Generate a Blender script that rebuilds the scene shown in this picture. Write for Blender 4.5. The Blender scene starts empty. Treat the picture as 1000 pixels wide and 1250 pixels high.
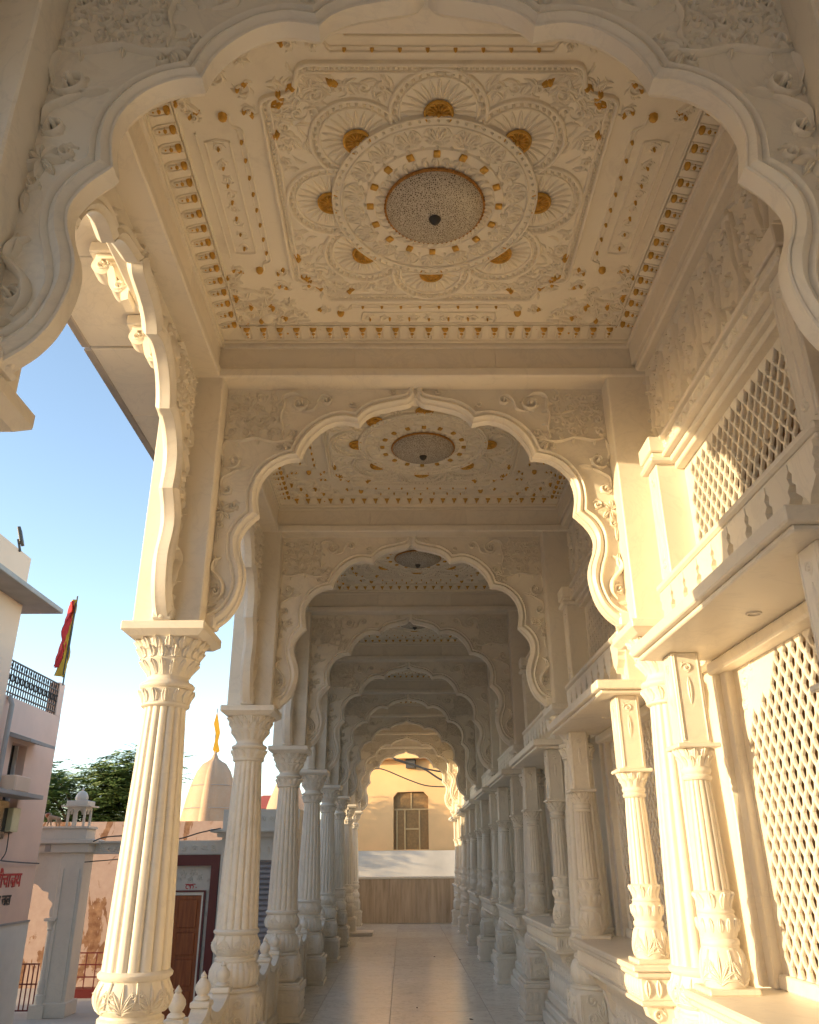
import bpy, math, random
import numpy as np
from mathutils import Matrix, Vector

random.seed(7)
SC = bpy.context.scene
COL = SC.collection
PI = math.pi
R_ = math.radians

# ------------------------------------------------------------------ camera, sky, sun, exposure
cam_data = bpy.data.cameras.new("camera")
cam_data.sensor_fit = 'HORIZONTAL'
cam_data.sensor_width = 36.0
cam_data.lens = 35.56
cam_data.clip_start = 0.05
cam_data.clip_end = 3000
cam = bpy.data.objects.new("camera", cam_data)
COL.objects.link(cam)
Rv, Uv, Fv = Vector((0.99995, -0.0071, -0.00656)), Vector((0.00321, -0.39599, 0.91825)), Vector((0.00912, 0.91823, 0.39595))
cam.matrix_world = Matrix(((Rv.x, Uv.x, -Fv.x, 0), (Rv.y, Uv.y, -Fv.y, 0), (Rv.z, Uv.z, -Fv.z, 1.6), (0, 0, 0, 1)))
SC.camera = cam

SUN_AZ, SUN_EL = R_(20), R_(9.2)        # the light travels towards +X, turned this far to +Y
world = bpy.data.worlds.new("World")
SC.world = world
world.use_nodes = True
wn = world.node_tree
bg = wn.nodes.get("Background") or wn.nodes.new("ShaderNodeBackground")
sky = wn.nodes.new("ShaderNodeTexSky")
sky.sky_type = 'NISHITA'
sky.sun_disc = False
sky.sun_elevation = SUN_EL
sky.sun_rotation = math.atan2(-math.cos(SUN_AZ), -math.sin(SUN_AZ))
sky.altitude = 200
sky.air_density = 0.8
sky.dust_density = 0.4
sky.ozone_density = 0.4
wn.links.new(sky.outputs[0], bg.inputs[0])
bg.inputs[1].default_value = 0.078
sd = bpy.data.lights.new("sun", 'SUN')
sd.energy = 1.1
sd.angle = R_(0.5)
sd.color = (1.0, 0.74, 0.42)
sun = bpy.data.objects.new("sun", sd)
COL.objects.link(sun)
dirv = Vector((math.cos(SUN_AZ) * math.cos(SUN_EL), math.sin(SUN_AZ) * math.cos(SUN_EL), -math.sin(SUN_EL)))
sun.rotation_euler = dirv.to_track_quat('-Z', 'Y').to_euler()
sun.location = (-20, -8, 12)
SC.view_settings.view_transform = 'Standard'
SC.view_settings.look = 'None'
SC.view_settings.gamma = 1
SC.view_settings.use_curve_mapping = False
SC.view_settings.exposure = 2.72
SC.render.engine = 'CYCLES'
SC.cycles.max_bounces = 10
SC.cycles.diffuse_bounces = 6

# ------------------------------------------------------------------ materials
def newmat(name):
    m = bpy.data.materials.new(name)
    m.use_nodes = True
    nt = m.node_tree
    return m, nt, nt.nodes['Principled BSDF'], nt.nodes, nt.links

def ramp(N, fac, stops, L):
    r = N.new('ShaderNodeValToRGB')
    while len(r.color_ramp.elements) < len(stops):
        r.color_ramp.elements.new(0.5)
    for e, (p, c) in zip(r.color_ramp.elements, stops):
        e.position = p
        e.color = (*c, 1)
    L.new(fac, r.inputs[0])
    return r.outputs[0]

def mixc(N, L, a, b, fac, mode='MIX'):
    m = N.new('ShaderNodeMix')
    m.data_type = 'RGBA'
    m.blend_type = mode
    for s, v in ((m.inputs[6], a), (m.inputs[7], b), (m.inputs[0], fac)):
        if hasattr(v, 'links'):
            L.new(v, s)
        elif isinstance(v, (int, float)):
            s.default_value = v
        else:
            s.default_value = (*v, 1)
    return m.outputs[2]

def noise(N, L, scale, detail=5, rough=.6, vec=None, dist=0):
    n = N.new('ShaderNodeTexNoise')
    n.inputs['Scale'].default_value = scale
    n.inputs['Detail'].default_value = detail
    n.inputs['Roughness'].default_value = rough
    n.inputs['Distortion'].default_value = dist
    if vec is None:
        t = N.new('ShaderNodeNewGeometry')
        vec = t.outputs['Position']
    L.new(vec, n.inputs['Vector'])
    return n.outputs[0]

def bump(N, L, bsdf, h, strength, dist=.01):
    b = N.new('ShaderNodeBump')
    b.inputs['Strength'].default_value = strength
    b.inputs['Distance'].default_value = dist
    L.new(h, b.inputs['Height'])
    L.new(b.outputs[0], bsdf.inputs['Normal'])

def plain(name, col, rough=.6, var=.12, scale=3, metal=0, bstr=.15, fine=40, spec=.5):
    m, nt, b, N, L = newmat(name)
    n = noise(N, L, scale, 6)
    c = ramp(N, n, [(.3, tuple(x * (1 - var) for x in col)), (.7, tuple(min(1, x * (1 + var)) for x in col))], L)
    L.new(c, b.inputs['Base Color'])
    b.inputs['Roughness'].default_value = rough
    b.inputs['Metallic'].default_value = metal
    b.inputs['Specular IOR Level'].default_value = spec
    if bstr:
        bump(N, L, b, noise(N, L, fine, 4), bstr, .004)
    return m

def marble(name, col, vein=(.55, .52, .48), rough=.38, veins=.35, bstr=.12):
    m, nt, b, N, L = newmat(name)
    g = N.new('ShaderNodeNewGeometry')
    oi = N.new('ShaderNodeObjectInfo')
    add = N.new('ShaderNodeVectorMath'); add.operation = 'ADD'
    mul = N.new('ShaderNodeMath'); mul.operation = 'MULTIPLY'; mul.inputs[1].default_value = 37
    L.new(oi.outputs['Random'], mul.inputs[0])
    L.new(g.outputs['Position'], add.inputs[0]); L.new(mul.outputs[0], add.inputs[1])
    v = add.outputs[0]
    big = noise(N, L, 1.1, 4, .5, v)
    c = ramp(N, big, [(.3, tuple(x * .89 for x in col)), (.7, col)], L)
    w = noise(N, L, 2.2, 9, .62, v, 1.6)
    vm = ramp(N, w, [(.47, (0, 0, 0)), (.5, (1, 1, 1)), (.53, (0, 0, 0))], L)
    f = N.new('ShaderNodeMath'); f.operation = 'MULTIPLY'; f.inputs[1].default_value = veins * .5
    L.new(vm, f.inputs[0])
    c = mixc(N, L, c, vein, f.outputs[0])
    st = noise(N, L, 14, 5, .7, v)
    sm = ramp(N, st, [(.62, (0, 0, 0)), (.8, (.22, .22, .22))], L)
    c = mixc(N, L, c, tuple(x * .72 for x in col), sm)
    tr_ = N.new('ShaderNodeMapRange')
    tr_.inputs[3].default_value = .92; tr_.inputs[4].default_value = 1.02
    L.new(oi.outputs['Random'], tr_.inputs[0])
    vm2 = N.new('ShaderNodeVectorMath'); vm2.operation = 'SCALE'
    L.new(c, vm2.inputs[0]); L.new(tr_.outputs[0], vm2.inputs['Scale'])
    dn_ = ramp(N, noise(N, L, 3.3, 8, .72, v, .8), [(.56, (0, 0, 0)), (.72, (.30, .30, .30))], L)
    c = mixc(N, L, vm2.outputs[0], (.50, .43, .34), dn_)
    L.new(c, b.inputs['Base Color'])
    rr = N.new('ShaderNodeMapRange')
    rr.inputs[3].default_value = rough - .06; rr.inputs[4].default_value = rough + .16
    L.new(st, rr.inputs[0]); L.new(rr.outputs[0], b.inputs['Roughness'])
    bump(N, L, b, noise(N, L, 55, 5, .6, v), bstr, .004)
    return m

M = {}
MARB = (.90, .83, .71)
M['marble'] = marble('carved_marble', MARB)
M['carving'] = marble('carving_marble', (.90, .83, .71), rough=.5, bstr=.3, veins=.1)
M['ceiling'] = marble('painted_plaster', (.93, .85, .70), rough=.55, veins=.05, bstr=.15)
M['grey_marble'] = marble('grey_marble', (.72, .66, .57), rough=.42, veins=.6)
M['floor'] = marble('polished_floor_marble', (.88, .82, .73), vein=(.48, .42, .36), rough=.15, veins=.9, bstr=.04)
M['grout'] = plain('floor_joint', (.30, .27, .23), .8)
M['gold'] = plain('gold_paint', (.62, .36, .07), .38, .25, 30, metal=.35, bstr=.3)
M['dark_gold'] = plain('antique_gold', (.42, .20, .045), .42, .3, 30, metal=.5, bstr=.3)
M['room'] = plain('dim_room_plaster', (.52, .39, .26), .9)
M['iron'] = plain('dark_iron', (.05, .045, .04), .5)
M['maroon'] = plain('maroon_paint', (.13, .018, .018), .35)
M['pink'] = plain('pink_wall_paint', (.82, .57, .45), .8, .08, .8, bstr=.3)
M['peach'] = plain('peach_wall_paint', (.80, .56, .40), .8, .08, .6, bstr=.3)
M['slab_grey'] = plain('grey_cement', (.40, .36, .33), .85, .15, 2, bstr=.3)
M['whitewash'] = plain('whitewash', (.74, .70, .64), .8, .08, 1.5, bstr=.3)
M['yellow_wall'] = plain('yellow_lime_wall', (.70, .43, .20), .8, .10, .7, bstr=.4)
M['sandstone'] = marble('pale_shrine_stone', (.50, .325, .20), rough=.6, veins=.2)
M['red_text'] = plain('red_lettering', (.55, .03, .03), .6)
M['black_text'] = plain('black_lettering', (.03, .03, .03), .6)
M['shutter'] = plain('grey_shutter_paint', (.33, .31, .33), .5)
M['flag_red'] = plain('red_cloth', (.50, .02, .02), .8)
M['flag_yellow'] = plain('yellow_cloth', (.50, .27, .01), .8)
M['roof_red'] = plain('red_roof', (.33, .08, .08), .7)
M['ground'] = plain('courtyard_ground', (.50, .45, .39), .85, .2, .5, bstr=.4)
M['glass_dark'] = plain('dark_window_glass', (.03, .03, .03), .12)
M['cream_box'] = plain('cream_plastic', (.62, .56, .34), .5)
M['window_wood'] = plain('olive_brown_shutter', (.24, .13, .04), .6, .2, 12)
M['window_frame'] = plain('ochre_window_frame', (.46, .30, .13), .6)

def wood():
    m, nt, b, N, L = newmat('varnished_wood')
    g = N.new('ShaderNodeNewGeometry')
    mp = N.new('ShaderNodeMapping'); mp.inputs['Scale'].default_value = (30, 30, 2)
    L.new(g.outputs['Position'], mp.inputs[0])
    n = noise(N, L, 1, 6, .6, mp.outputs[0])
    L.new(ramp(N, n, [(.3, (.22, .05, .014)), (.7, (.42, .12, .03))], L), b.inputs['Base Color'])
    b.inputs['Roughness'].default_value = .35
    return m
M['wood'] = wood()

def parapet_stone():
    m, nt, b, N, L = newmat('brown_veined_marble')
    g = N.new('ShaderNodeNewGeometry')
    oi = N.new('ShaderNodeObjectInfo')
    mul = N.new('ShaderNodeMath'); mul.operation = 'MULTIPLY'; mul.inputs[1].default_value = 9
    L.new(oi.outputs['Random'], mul.inputs[0])
    add = N.new('ShaderNodeVectorMath'); add.operation = 'ADD'
    L.new(g.outputs['Position'], add.inputs[0]); L.new(mul.outputs[0], add.inputs[1])
    mp = N.new('ShaderNodeMapping'); mp.inputs['Scale'].default_value = (9, 9, .8)
    L.new(add.outputs[0], mp.inputs[0])
    n = noise(N, L, 1, 7, .65, mp.outputs[0], .5)
    L.new(ramp(N, n, [(.3, (.40, .30, .20)), (.5, (.58, .46, .33)), (.72, (.70, .58, .45))], L), b.inputs['Base Color'])
    b.inputs['Roughness'].default_value = .3
    return m
M['parapet'] = parapet_stone()

def peeling():
    m, nt, b, N, L = newmat('peeling_pink_plaster')
    g = N.new('ShaderNodeNewGeometry')
    mp = N.new('ShaderNodeMapping'); mp.inputs['Scale'].default_value = (1.5, 1.0, .6)
    L.new(g.outputs['Position'], mp.inputs[0])
    n = noise(N, L, 1.25, 9, .62, mp.outputs[0], .6)
    mask = ramp(N, n, [(.545, (0, 0, 0)), (.565, (1, 1, 1))], L)
    n2 = noise(N, L, 6, 5)
    base = ramp(N, n2, [(.3, (.38, .27, .23)), (.7, (.44, .33, .28))], L)
    brick = ramp(N, n2, [(.35, (.16, .07, .035)), (.7, (.33, .19, .11))], L)
    L.new(mixc(N, L, base, brick, mask), b.inputs['Base Color'])
    b.inputs['Roughness'].default_value = .9
    bump(N, L, b, mask, -.6, .03)
    return m
M['peeling'] = peeling()
M['low_wall'] = plain('weathered_whitewash', (.50, .46, .41), .85, .12, 1.2, bstr=.3)

def lampglass():
    m, nt, b, N, L = newmat('mottled_lamp_glass')
    v = N.new('ShaderNodeTexVoronoi'); v.feature = 'DISTANCE_TO_EDGE'; v.inputs['Scale'].default_value = 95
    tc = N.new('ShaderNodeTexCoord')
    L.new(tc.outputs['Object'], v.inputs['Vector'])
    c = ramp(N, v.outputs[0], [(.0, (.62, .56, .46)), (.16, (.40, .35, .27)), (.30, (.13, .10, .07))], L)
    L.new(c, b.inputs['Base Color'])
    b.inputs['Roughness'].default_value = .25
    bump(N, L, b, v.outputs[0], .5, .004)
    return m
M['lamp'] = lampglass()

def foliage():
    m, nt, b, N, L = newmat('acacia_leaf')
    n = noise(N, L, .9, 5)
    L.new(ramp(N, n, [(.3, (.045, .085, .012)), (.7, (.12, .19, .03))], L), b.inputs['Base Color'])
    b.inputs['Roughness'].default_value = .6
    return m
M['leaf'] = foliage()
M['bark'] = plain('bark', (.12, .08, .05), .9)

# ------------------------------------------------------------------ mesh helpers
class MB:
    def __init__(s):
        s.v = []; s.f = []; s.n = 0
    def add(s, V, F):
        V = np.asarray(V, float).reshape(-1, 3)
        n = s.n
        s.v.append(V)
        s.f.extend([tuple(i + n for i in f) for f in F])
        s.n += len(V)
        return s
    def arr(s):
        return np.concatenate(s.v) if s.v else np.zeros((0, 3))
    def addmb(s, o, fn=None, flip=False):
        V = o.arr()
        if fn is not None:
            V = fn(V)
        F = [f[::-1] for f in o.f] if flip else o.f
        return s.add(V, F)
    def mesh(s, name, mat, smooth=False, angle=35):
        me = bpy.data.meshes.new(name)
        me.from_pydata(s.arr().tolist(), [], s.f)
        if isinstance(mat, str):
            mat = M[mat]
        me.materials.append(mat)
        if smooth:
            me.polygons.foreach_set('use_smooth', [True] * len(me.polygons))
            me.set_sharp_from_angle(angle=R_(angle))
        me.update()
        return me

def box(x0, x1, y0, y1, z0, z1, b=0.0):
    if x0 > x1: x0, x1 = x1, x0
    if y0 > y1: y0, y1 = y1, y0
    if z0 > z1: z0, z1 = z1, z0
    mb = MB()
    if b <= 0:
        V = [(x, y, z) for x in (x0, x1) for y in (y0, y1) for z in (z0, z1)]
        mb.add(V, [(0, 1, 3, 2), (4, 6, 7, 5), (0, 4, 5, 1), (2, 3, 7, 6), (0, 2, 6, 4), (1, 5, 7, 3)])
        return mb
    V = []; idx = {}
    for i, x in enumerate((x0, x1)):
        for j, y in enumerate((y0, y1)):
            for k, z in enumerate((z0, z1)):
                sx, sy, sz = (1, -1)[i], (1, -1)[j], (1, -1)[k]
                for a in range(3):
                    p = [x + sx * b, y + sy * b, z + sz * b]
                    p[a] = (x, y, z)[a]
                    idx[i, j, k, a] = len(V); V.append(p)
    F = []
    for a in range(3):
        o = [q for q in range(3) if q != a]
        for s in (0, 1):
            loop = []
            for (u, w) in ((0, 0), (1, 0), (1, 1), (0, 1)):
                c = [0, 0, 0]; c[a] = s; c[o[0]] = u; c[o[1]] = w
                loop.append(idx[c[0], c[1], c[2], a])
            F.append(tuple(loop))
            # edges
        for u in (0, 1):
            for w in (0, 1):
                c0 = [0, 0, 0]; c1 = [0, 0, 0]
                c0[a], c1[a] = 0, 1
                for c in (c0, c1):
                    c[o[0]] = u; c[o[1]] = w
                F.append((idx[(*c0, o[0])], idx[(*c1, o[0])], idx[(*c1, o[1])], idx[(*c0, o[1])]))
    for i in (0, 1):
        for j in (0, 1):
            for k in (0, 1):
                F.append((idx[i, j, k, 0], idx[i, j, k, 1], idx[i, j, k, 2]))
    mb.add(V, F)
    # make normals consistent (convex): orient outwards
    c = np.array([(x0 + x1) / 2, (y0 + y1) / 2, (z0 + z1) / 2]); A = mb.arr(); nf = []
    for f in mb.f:
        n = np.cross(A[f[1]] - A[f[0]], A[f[2]] - A[f[0]])
        nf.append(f if n @ (A[f[0]] - c) > 0 else f[::-1])
    mb.f = nf
    return mb

def tube(p0, p1, r0, r1=None, n=8):
    r1 = r0 if r1 is None else r1
    p0, p1 = np.array(p0, float), np.array(p1, float)
    d = p1 - p0; d /= np.linalg.norm(d)
    a = np.cross(d, (0, 0, 1.0))
    if np.linalg.norm(a) < 1e-3: a = np.cross(d, (1.0, 0, 0))
    a /= np.linalg.norm(a); b = np.cross(d, a)
    V = []
    for p, r in ((p0, r0), (p1, r1)):
        for i in range(n):
            t = 2 * PI * i / n
            V.append(p + a * r * math.cos(t) + b * r * math.sin(t))
    F = [(i, (i + 1) % n, n + (i + 1) % n, n + i) for i in range(n)] + [tuple(range(n))[::-1], tuple(range(n, 2 * n))]
    return MB().add(V, F)

def polytube(pts, r, n=6):
    pts = [np.array(p, float) for p in pts]
    V = []; F = []
    for k, p in enumerate(pts):
        d = pts[min(k + 1, len(pts) - 1)] - pts[max(k - 1, 0)]; d /= np.linalg.norm(d)
        a = np.cross(d, (0.02, 0.03, 1.0)); a /= np.linalg.norm(a); b = np.cross(d, a)
        rr = r[k] if hasattr(r, '__len__') else r
        for i in range(n):
            t = 2 * PI * i / n
            V.append(p + a * rr * math.cos(t) + b * rr * math.sin(t))
    for k in range(len(pts) - 1):
        for i in range(n):
            F.append((k * n + i, k * n + (i + 1) % n, (k + 1) * n + (i + 1) % n, (k + 1) * n + i))
    F += [tuple(range(n))[::-1], tuple(range((len(pts) - 1) * n, len(pts) * n))]
    return MB().add(V, F)

def lathe(prof, n=32, mod=None, cx=0, cy=0, caps=True):
    V = []; F = []
    for (r, z) in prof:
        for i in range(n):
            t = 2 * PI * i / n
            rr = r if mod is None else mod(r, z, t)
            V.append((cx + rr * math.cos(t), cy + rr * math.sin(t), z))
    for k in range(len(prof) - 1):
        for i in range(n):
            F.append((k * n + i, k * n + (i + 1) % n, (k + 1) * n + (i + 1) % n, (k + 1) * n + i))
    if caps:
        F += [tuple(range(n))[::-1], tuple(range((len(prof) - 1) * n, len(prof) * n))]
    return MB().add(V, F)

def prism(poly, a0, a1, axis='y'):
    """poly is a 2D outline; swept from a0 to a1 along the axis"""
    def P(u, v, a):
        return {'y': (u, a, v), 'x': (a, u, v), 'z': (u, v, a)}[axis]
    n = len(poly)
    V = [P(u, v, a0) for u, v in poly] + [P(u, v, a1) for u, v in poly]
    F = [(i, (i + 1) % n, n + (i + 1) % n, n + i) for i in range(n)] + [tuple(range(n))[::-1], tuple(range(n, 2 * n))]
    return MB().add(V, F)

def merge(*mbs):
    o = MB()
    for m in mbs:
        o.addmb(m)
    return o

# ------------------------------------------------------------------ relief carving (u, v, height)
def ridge(mb, pts, w, h, t0=.35, t1=.35, z0=0.0):
    h = min(h, w * .85)
    pts = [np.array(p, float) for p in pts]
    n = len(pts); V = []; F = []
    for k, p in enumerate(pts):
        d = pts[min(k + 1, n - 1)] - pts[max(k - 1, 0)]
        L = np.hypot(*d); d = d / (L if L > 1e-9 else 1)
        nn = np.array((-d[1], d[0]))
        s = k / (n - 1)
        tw = 1.0
        if s < .25: tw = t0 + (1 - t0) * s / .25
        if s > .75: tw = t1 + (1 - t1) * (1 - s) / .25
        for o, hh in ((-.5, -.15), (-.3, .8), (0, 1), (.3, .8), (.5, -.15)):
            q = p + nn * o * w * tw
            V.append((q[0], q[1], z0 + h * hh * (tw if hh > 0 else 1)))
    for k in range(n - 1):
        for i in range(4):
            a = k * 5 + i
            F.append((a, a + 5, a + 6, a + 1))
    mb.add(V, F)

def spiral(cx, cy, r0, r1, a0, turns, n=None):
    n = n or max(8, int(abs(turns) * 14))
    out = []
    for i in range(n):
        s = i / (n - 1)
        r = r0 + (r1 - r0) * s ** .8
        a = a0 + 2 * PI * turns * s
        out.append((cx + r * math.cos(a), cy + r * math.sin(a)))
    return out

def leaf(mb, x, y, ang, Ln, W, h, bend=0.0, n=6, z0=0.0):
    h = min(h, W * .42)
    V = []; F = []
    for k in range(n):
        s = k / (n - 1)
        a = ang + bend * s
        w = W * (math.sin(PI * min(1, s * .92 + .04)) ** .8) * (1 - .25 * s) * .5
        if k in (0, n - 1): w = W * .03
        px = x + Ln * s * math.cos(ang + bend * s * .5); py = y + Ln * s * math.sin(ang + bend * s * .5)
        nx, ny = -math.sin(a), math.cos(a)
        hh = h * (math.sin(PI * (.15 + .75 * s)))
        V += [(px - nx * w, py - ny * w, z0 - .002), (px - nx * w * .5, py - ny * w * .5, z0 + hh), (px, py, z0 + hh * .6), (px + nx * w * .5, py + ny * w * .5, z0 + hh), (px + nx * w, py + ny * w, z0 - .002)]
    for k in range(n - 1):
        for i in range(4):
            a = k * 5 + i
            F.append((a, a + 5, a + 6, a + 1))
    mb.add(V, F)

def dome(mb, x, y, r, h, n=8, ry=None):
    ry = ry or r
    V = []; F = []
    for (rr, hh) in ((1, -.1), (.78, .62), (.4, .92)):
        for i in range(n):
            t = 2 * PI * i / n
            V.append((x + r * rr * math.cos(t), y + ry * rr * math.sin(t), h * hh))
    V.append((x, y, h))
    for k in range(2):
        for i in range(n):
            F.append((k * n + i, k * n + (i + 1) % n, (k + 1) * n + (i + 1) % n, (k + 1) * n + i))
    for i in range(n):
        F.append((2 * n + i, 2 * n + (i + 1) % n, 3 * n))
    mb.add(V, F)

def rosette(mb, x, y, r, h, n=6, a0=0):
    for i in range(n):
        leaf(mb, x, y, a0 + 2 * PI * i / n, r, r * .62, h, n=4)
    dome(mb, x, y, r * .24, h * 1.5, 6)

def ring(mb, x, y, r, w, h, a0=0, a1=2 * PI, n=48, t=1, z0=0.0):
    ridge(mb, [(x + r * math.cos(a0 + (a1 - a0) * i / n), y + r * math.sin(a0 + (a1 - a0) * i / n)) for i in range(n + 1)], w, h, t, t, z0)

def curl(mb, x, y, r, a0, turns, w, h, leaves=5, lsize=.6):
    """a scroll with leaves along its outside and a flower at its eye"""
    pts = spiral(x, y, r, r * .22, a0, turns)
    ridge(mb, pts, w, h, .4, .9)
    sg = 1 if turns > 0 else -1
    for i in range(leaves):
        k = int((i + .5) / leaves * len(pts) * .6)
        px, py = pts[k]
        a = math.atan2(py - y, px - x)
        leaf(mb, px, py, a + sg * .9, r * lsize, r * lsize * .5, h * .9, bend=sg * .9, n=5)
    dome(mb, x, y, r * .2, h * 1.05, 6)

def mirror(mb):
    o = MB(); V = mb.arr().copy(); V[:, 0] *= -1
    return o.add(V, [f[::-1] for f in mb.f])

def vine(mb, pts, w, h, ls, step=2, side=1):
    ridge(mb, pts, w, h)
    for k in range(1, len(pts) - 1, step):
        d = np.array(pts[k + 1]) - np.array(pts[k - 1]); a = math.atan2(d[1], d[0])
        side = -side
        leaf(mb, pts[k][0], pts[k][1], a + side * .9, ls, ls * .5, h * .9, bend=side * .8, n=5)

def catmull(P, n=8):
    P = [np.array(p, float) for p in P]
    out = []
    for i in range(len(P) - 1):
        p0 = P[i - 1] if i > 0 else 2 * P[0] - P[1]
        p3 = P[i + 2] if i + 2 < len(P) else 2 * P[-1] - P[-2]
        for k in range(n):
            t = k / n
            out.append(.5 * ((2 * P[i]) + (-p0 + P[i + 1]) * t + (2 * p0 - 5 * P[i] + 4 * P[i + 1] - p3) * t * t + (-p0 + 3 * P[i] - 3 * P[i + 1] + p3) * t ** 3))
    out.append(P[-1])
    return [tuple(p) for p in out]

# ------------------------------------------------------------------ objects
def tag(o, label=None, cat=None, group=None, kind=None):
    if label: o['label'] = label
    if cat: o['category'] = cat
    if group: o['group'] = group
    if kind: o['kind'] = kind
    return o

def thing(name, label, cat, loc=(0, 0, 0), group=None, rz=0):
    o = bpy.data.objects.new(name, None)
    o.empty_display_size = .1
    COL.objects.link(o)
    o.location = loc; o.rotation_euler = (0, 0, rz)
    return tag(o, label, cat, group)

def part(name, mb, mat, parent=None, smooth=False, angle=35, kind=None, label=None):
    me = mb.mesh(name, mat, smooth, angle) if isinstance(mb, MB) else mb
    o = bpy.data.objects.new(name, me)
    COL.objects.link(o)
    if parent is not None: o.parent = parent
    if kind is None and (name.endswith('carving') or name == 'gilt_leaves'): kind = 'stuff'
    if kind: o['kind'] = kind
    if label: o['label'] = label
    return o

CH = {}
def kids(o):
    return [c for c in bpy.data.objects if c.parent == o]

def copy_thing(proto_tree, label, loc, scale=None):
    root, ch = proto_tree
    def cp(node, parent):
        o, sub = node
        c = o.copy(); COL.objects.link(c)
        c.parent = parent
        for s in sub: cp(s, c)
        return c
    r = cp((root, ch), None)
    r.location = loc
    if scale: r.scale = scale
    r['label'] = label
    return r

def tree_of(root):
    m = {}
    for o in bpy.data.objects:
        if o.parent: m.setdefault(o.parent.name, []).append(o)
    def go(o):
        return (o, [go(c) for c in m.get(o.name, [])])
    return go(root)

ORD = ['first', 'second', 'third', 'fourth', 'fifth', 'sixth', 'seventh', 'eighth', 'ninth', 'tenth']

# ------------------------------------------------------------------ layout of the arcade
P = 2.815
YK = [2.01] + [4.88 + P * k for k in range(8)]        # the rows of columns: 0 .. 8
CX = 0.095                                          # centre line of the cross arches
XL, XR = -1.41, 1.60                                # column rows
MID = [(YK[k] + YK[k + 1]) / 2 for k in range(8)]

# ---------- ground, floor
gm = box(-400, 400, -300, 600, -1.5, -1.1)
tag(part('ground', gm, 'ground'), kind='structure')
plat = merge(box(-1.85, 6, -9, 25.02, -1.1, -.02), box(-1.92, -1.66, -4, 25.04, -.18, -.012, .01))
tag(part('arcade_platform', plat, 'whitewash'), kind='structure')
fl = tag(part('floor', box(-1.65, 2.6, -9, 25.0, -.019, -.006), 'grout'), kind='structure')
tile_cache = {}
cols = [(-1.65, -1.005), (-1.0, -.155), (-.15, .975), (.98, 2.1)]
TL_ = 1.42
for j in range(25):
    for i, (a, b) in enumerate(cols):
        key = i
        if key not in tile_cache:
            tile_cache[key] = box(a, b, 0, TL_ - .004, -.005, .0, .0015).mesh('tile', 'floor')
        o = bpy.data.objects.new('tile', tile_cache[key])
        COL.objects.link(o)
        o.parent = fl
        o.location = (0, -9 + (j + .2) * TL_  - (0 if i % 2 else .3), random.uniform(-.0006, .0006))
for x0, x1 in ((.86, 2.6),):
    pass

lr_ = random.Random(4)
lm = MB()
for i in range(6):
    q = MB(); a = lr_.uniform(0, 6.3); leaf(q, 0, 0, a, lr_.uniform(.025, .06), .022, .006, bend=.6, n=4)
    px, py = lr_.uniform(-1.0, 1.15), lr_.uniform(8.5, 18)
    lm.addmb(q, lambda V, px=px, py=py: V + np.array([px, py, .004]))
part('leaf_litter', lm, 'bark', fl, kind='stuff')
# ---------- column
def flutes(nf, depth):
    def f(r, z, t):
        s = abs(math.sin(nf * t / 2))
        return r * (1 - depth * (1 - s) ** 2.2)
    return f
def gadroon(nf, depth):
    def f(r, z, t):
        return r * (1 - depth * (1 - abs(math.cos(nf * t / 2))))
    return f

def on_lathe(prof):
    rs = [p[0] for p in prof]; zs = [p[1] for p in prof]
    def fn(V):
        r = np.interp(V[:, 1], zs, rs) + V[:, 2]
        return np.stack([r * np.cos(V[:, 0]), r * np.sin(V[:, 0]), V[:, 1]], 1)
    return fn

def leafband(z0, z1, rad, n, h, tiers=1, w=.95):
    """upright leaves round a drum, as (angle, z, height)"""
    mb = MB()
    for t in range(tiers):
        a = z0 + (z1 - z0) * t / tiers * .85
        Ln = (z1 - z0) / tiers * (1.15 if tiers > 1 else 1)
        for i in range(n):
            ang = 2 * PI * (i + .5 * (t % 2)) / n
            W = 2 * PI / n * w
            V = []; F = []
            N = 7
            for k in range(N):
                s = k / (N - 1)
                ww = W * .5 * (math.sin(PI * (.12 + .86 * s)) ** .7) * (1.0 if k % 2 else .86)
                hh = h * (.35 + .9 * s ** 1.5) * (1 if s < .95 else .7)
                z = a + Ln * s
                V += [(ang - ww, z, -.004), (ang - ww * .62, z, hh * .75), (ang - ww * .25, z, hh * .6), (ang, z, hh * 1.1), (ang + ww * .25, z, hh * .6), (ang + ww * .62, z, hh * .75), (ang + ww, z, -.004)]
            for k in range(N - 1):
                for q in range(6):
                    c = k * 7 + q
                    F.append((c, c + 1, c + 8, c + 7))
            mb.add(V, F)
    return mb

def palmettes(z0, z1, n, rad, h, off=0.0):
    mb = MB(); H = z1 - z0; W = 2 * PI * rad / n
    for i in range(n):
        c = W * (i + off)
        for q in range(-3, 4):
            leaf(mb, c, z0 + H * .08, PI / 2 + q * .36, H * (.88 - abs(q) * .12), W * .17, h, bend=q * .25, n=6)
        for s_ in (-1, 1):
            curl(mb, c + s_ * W * .36, z0 + H * .62, W * .13, PI * (.5 + s_ * .4), s_ * 1.3, W * .06, h * .9, 3, .9)
            ridge(mb, catmull([(c + s_ * W * .48, z1), (c + s_ * W * .46, z0 + H * .6), (c + s_ * W * .34, z0 + H * .2), (c, z0)], 4), W * .06, h * .9, 1, 1)
    V = mb.arr().copy(); V[:, 0] /= rad
    return MB().add(V, mb.f)

def square_relief(half, z0, z1, rel):
    """put a relief (u centred, v = z) on all four sides of a square block"""
    out = MB()
    V = rel.arr()
    for q in range(4):
        c, s = math.cos(q * PI / 2), math.sin(q * PI / 2)
        u, v, h = V[:, 0], V[:, 1], V[:, 2]
        x, y = -u, -(half + h)
        out.add(np.stack([x * c - y * s, x * s + y * c, v], 1), [f[::-1] for f in rel.f])
    return out

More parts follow.
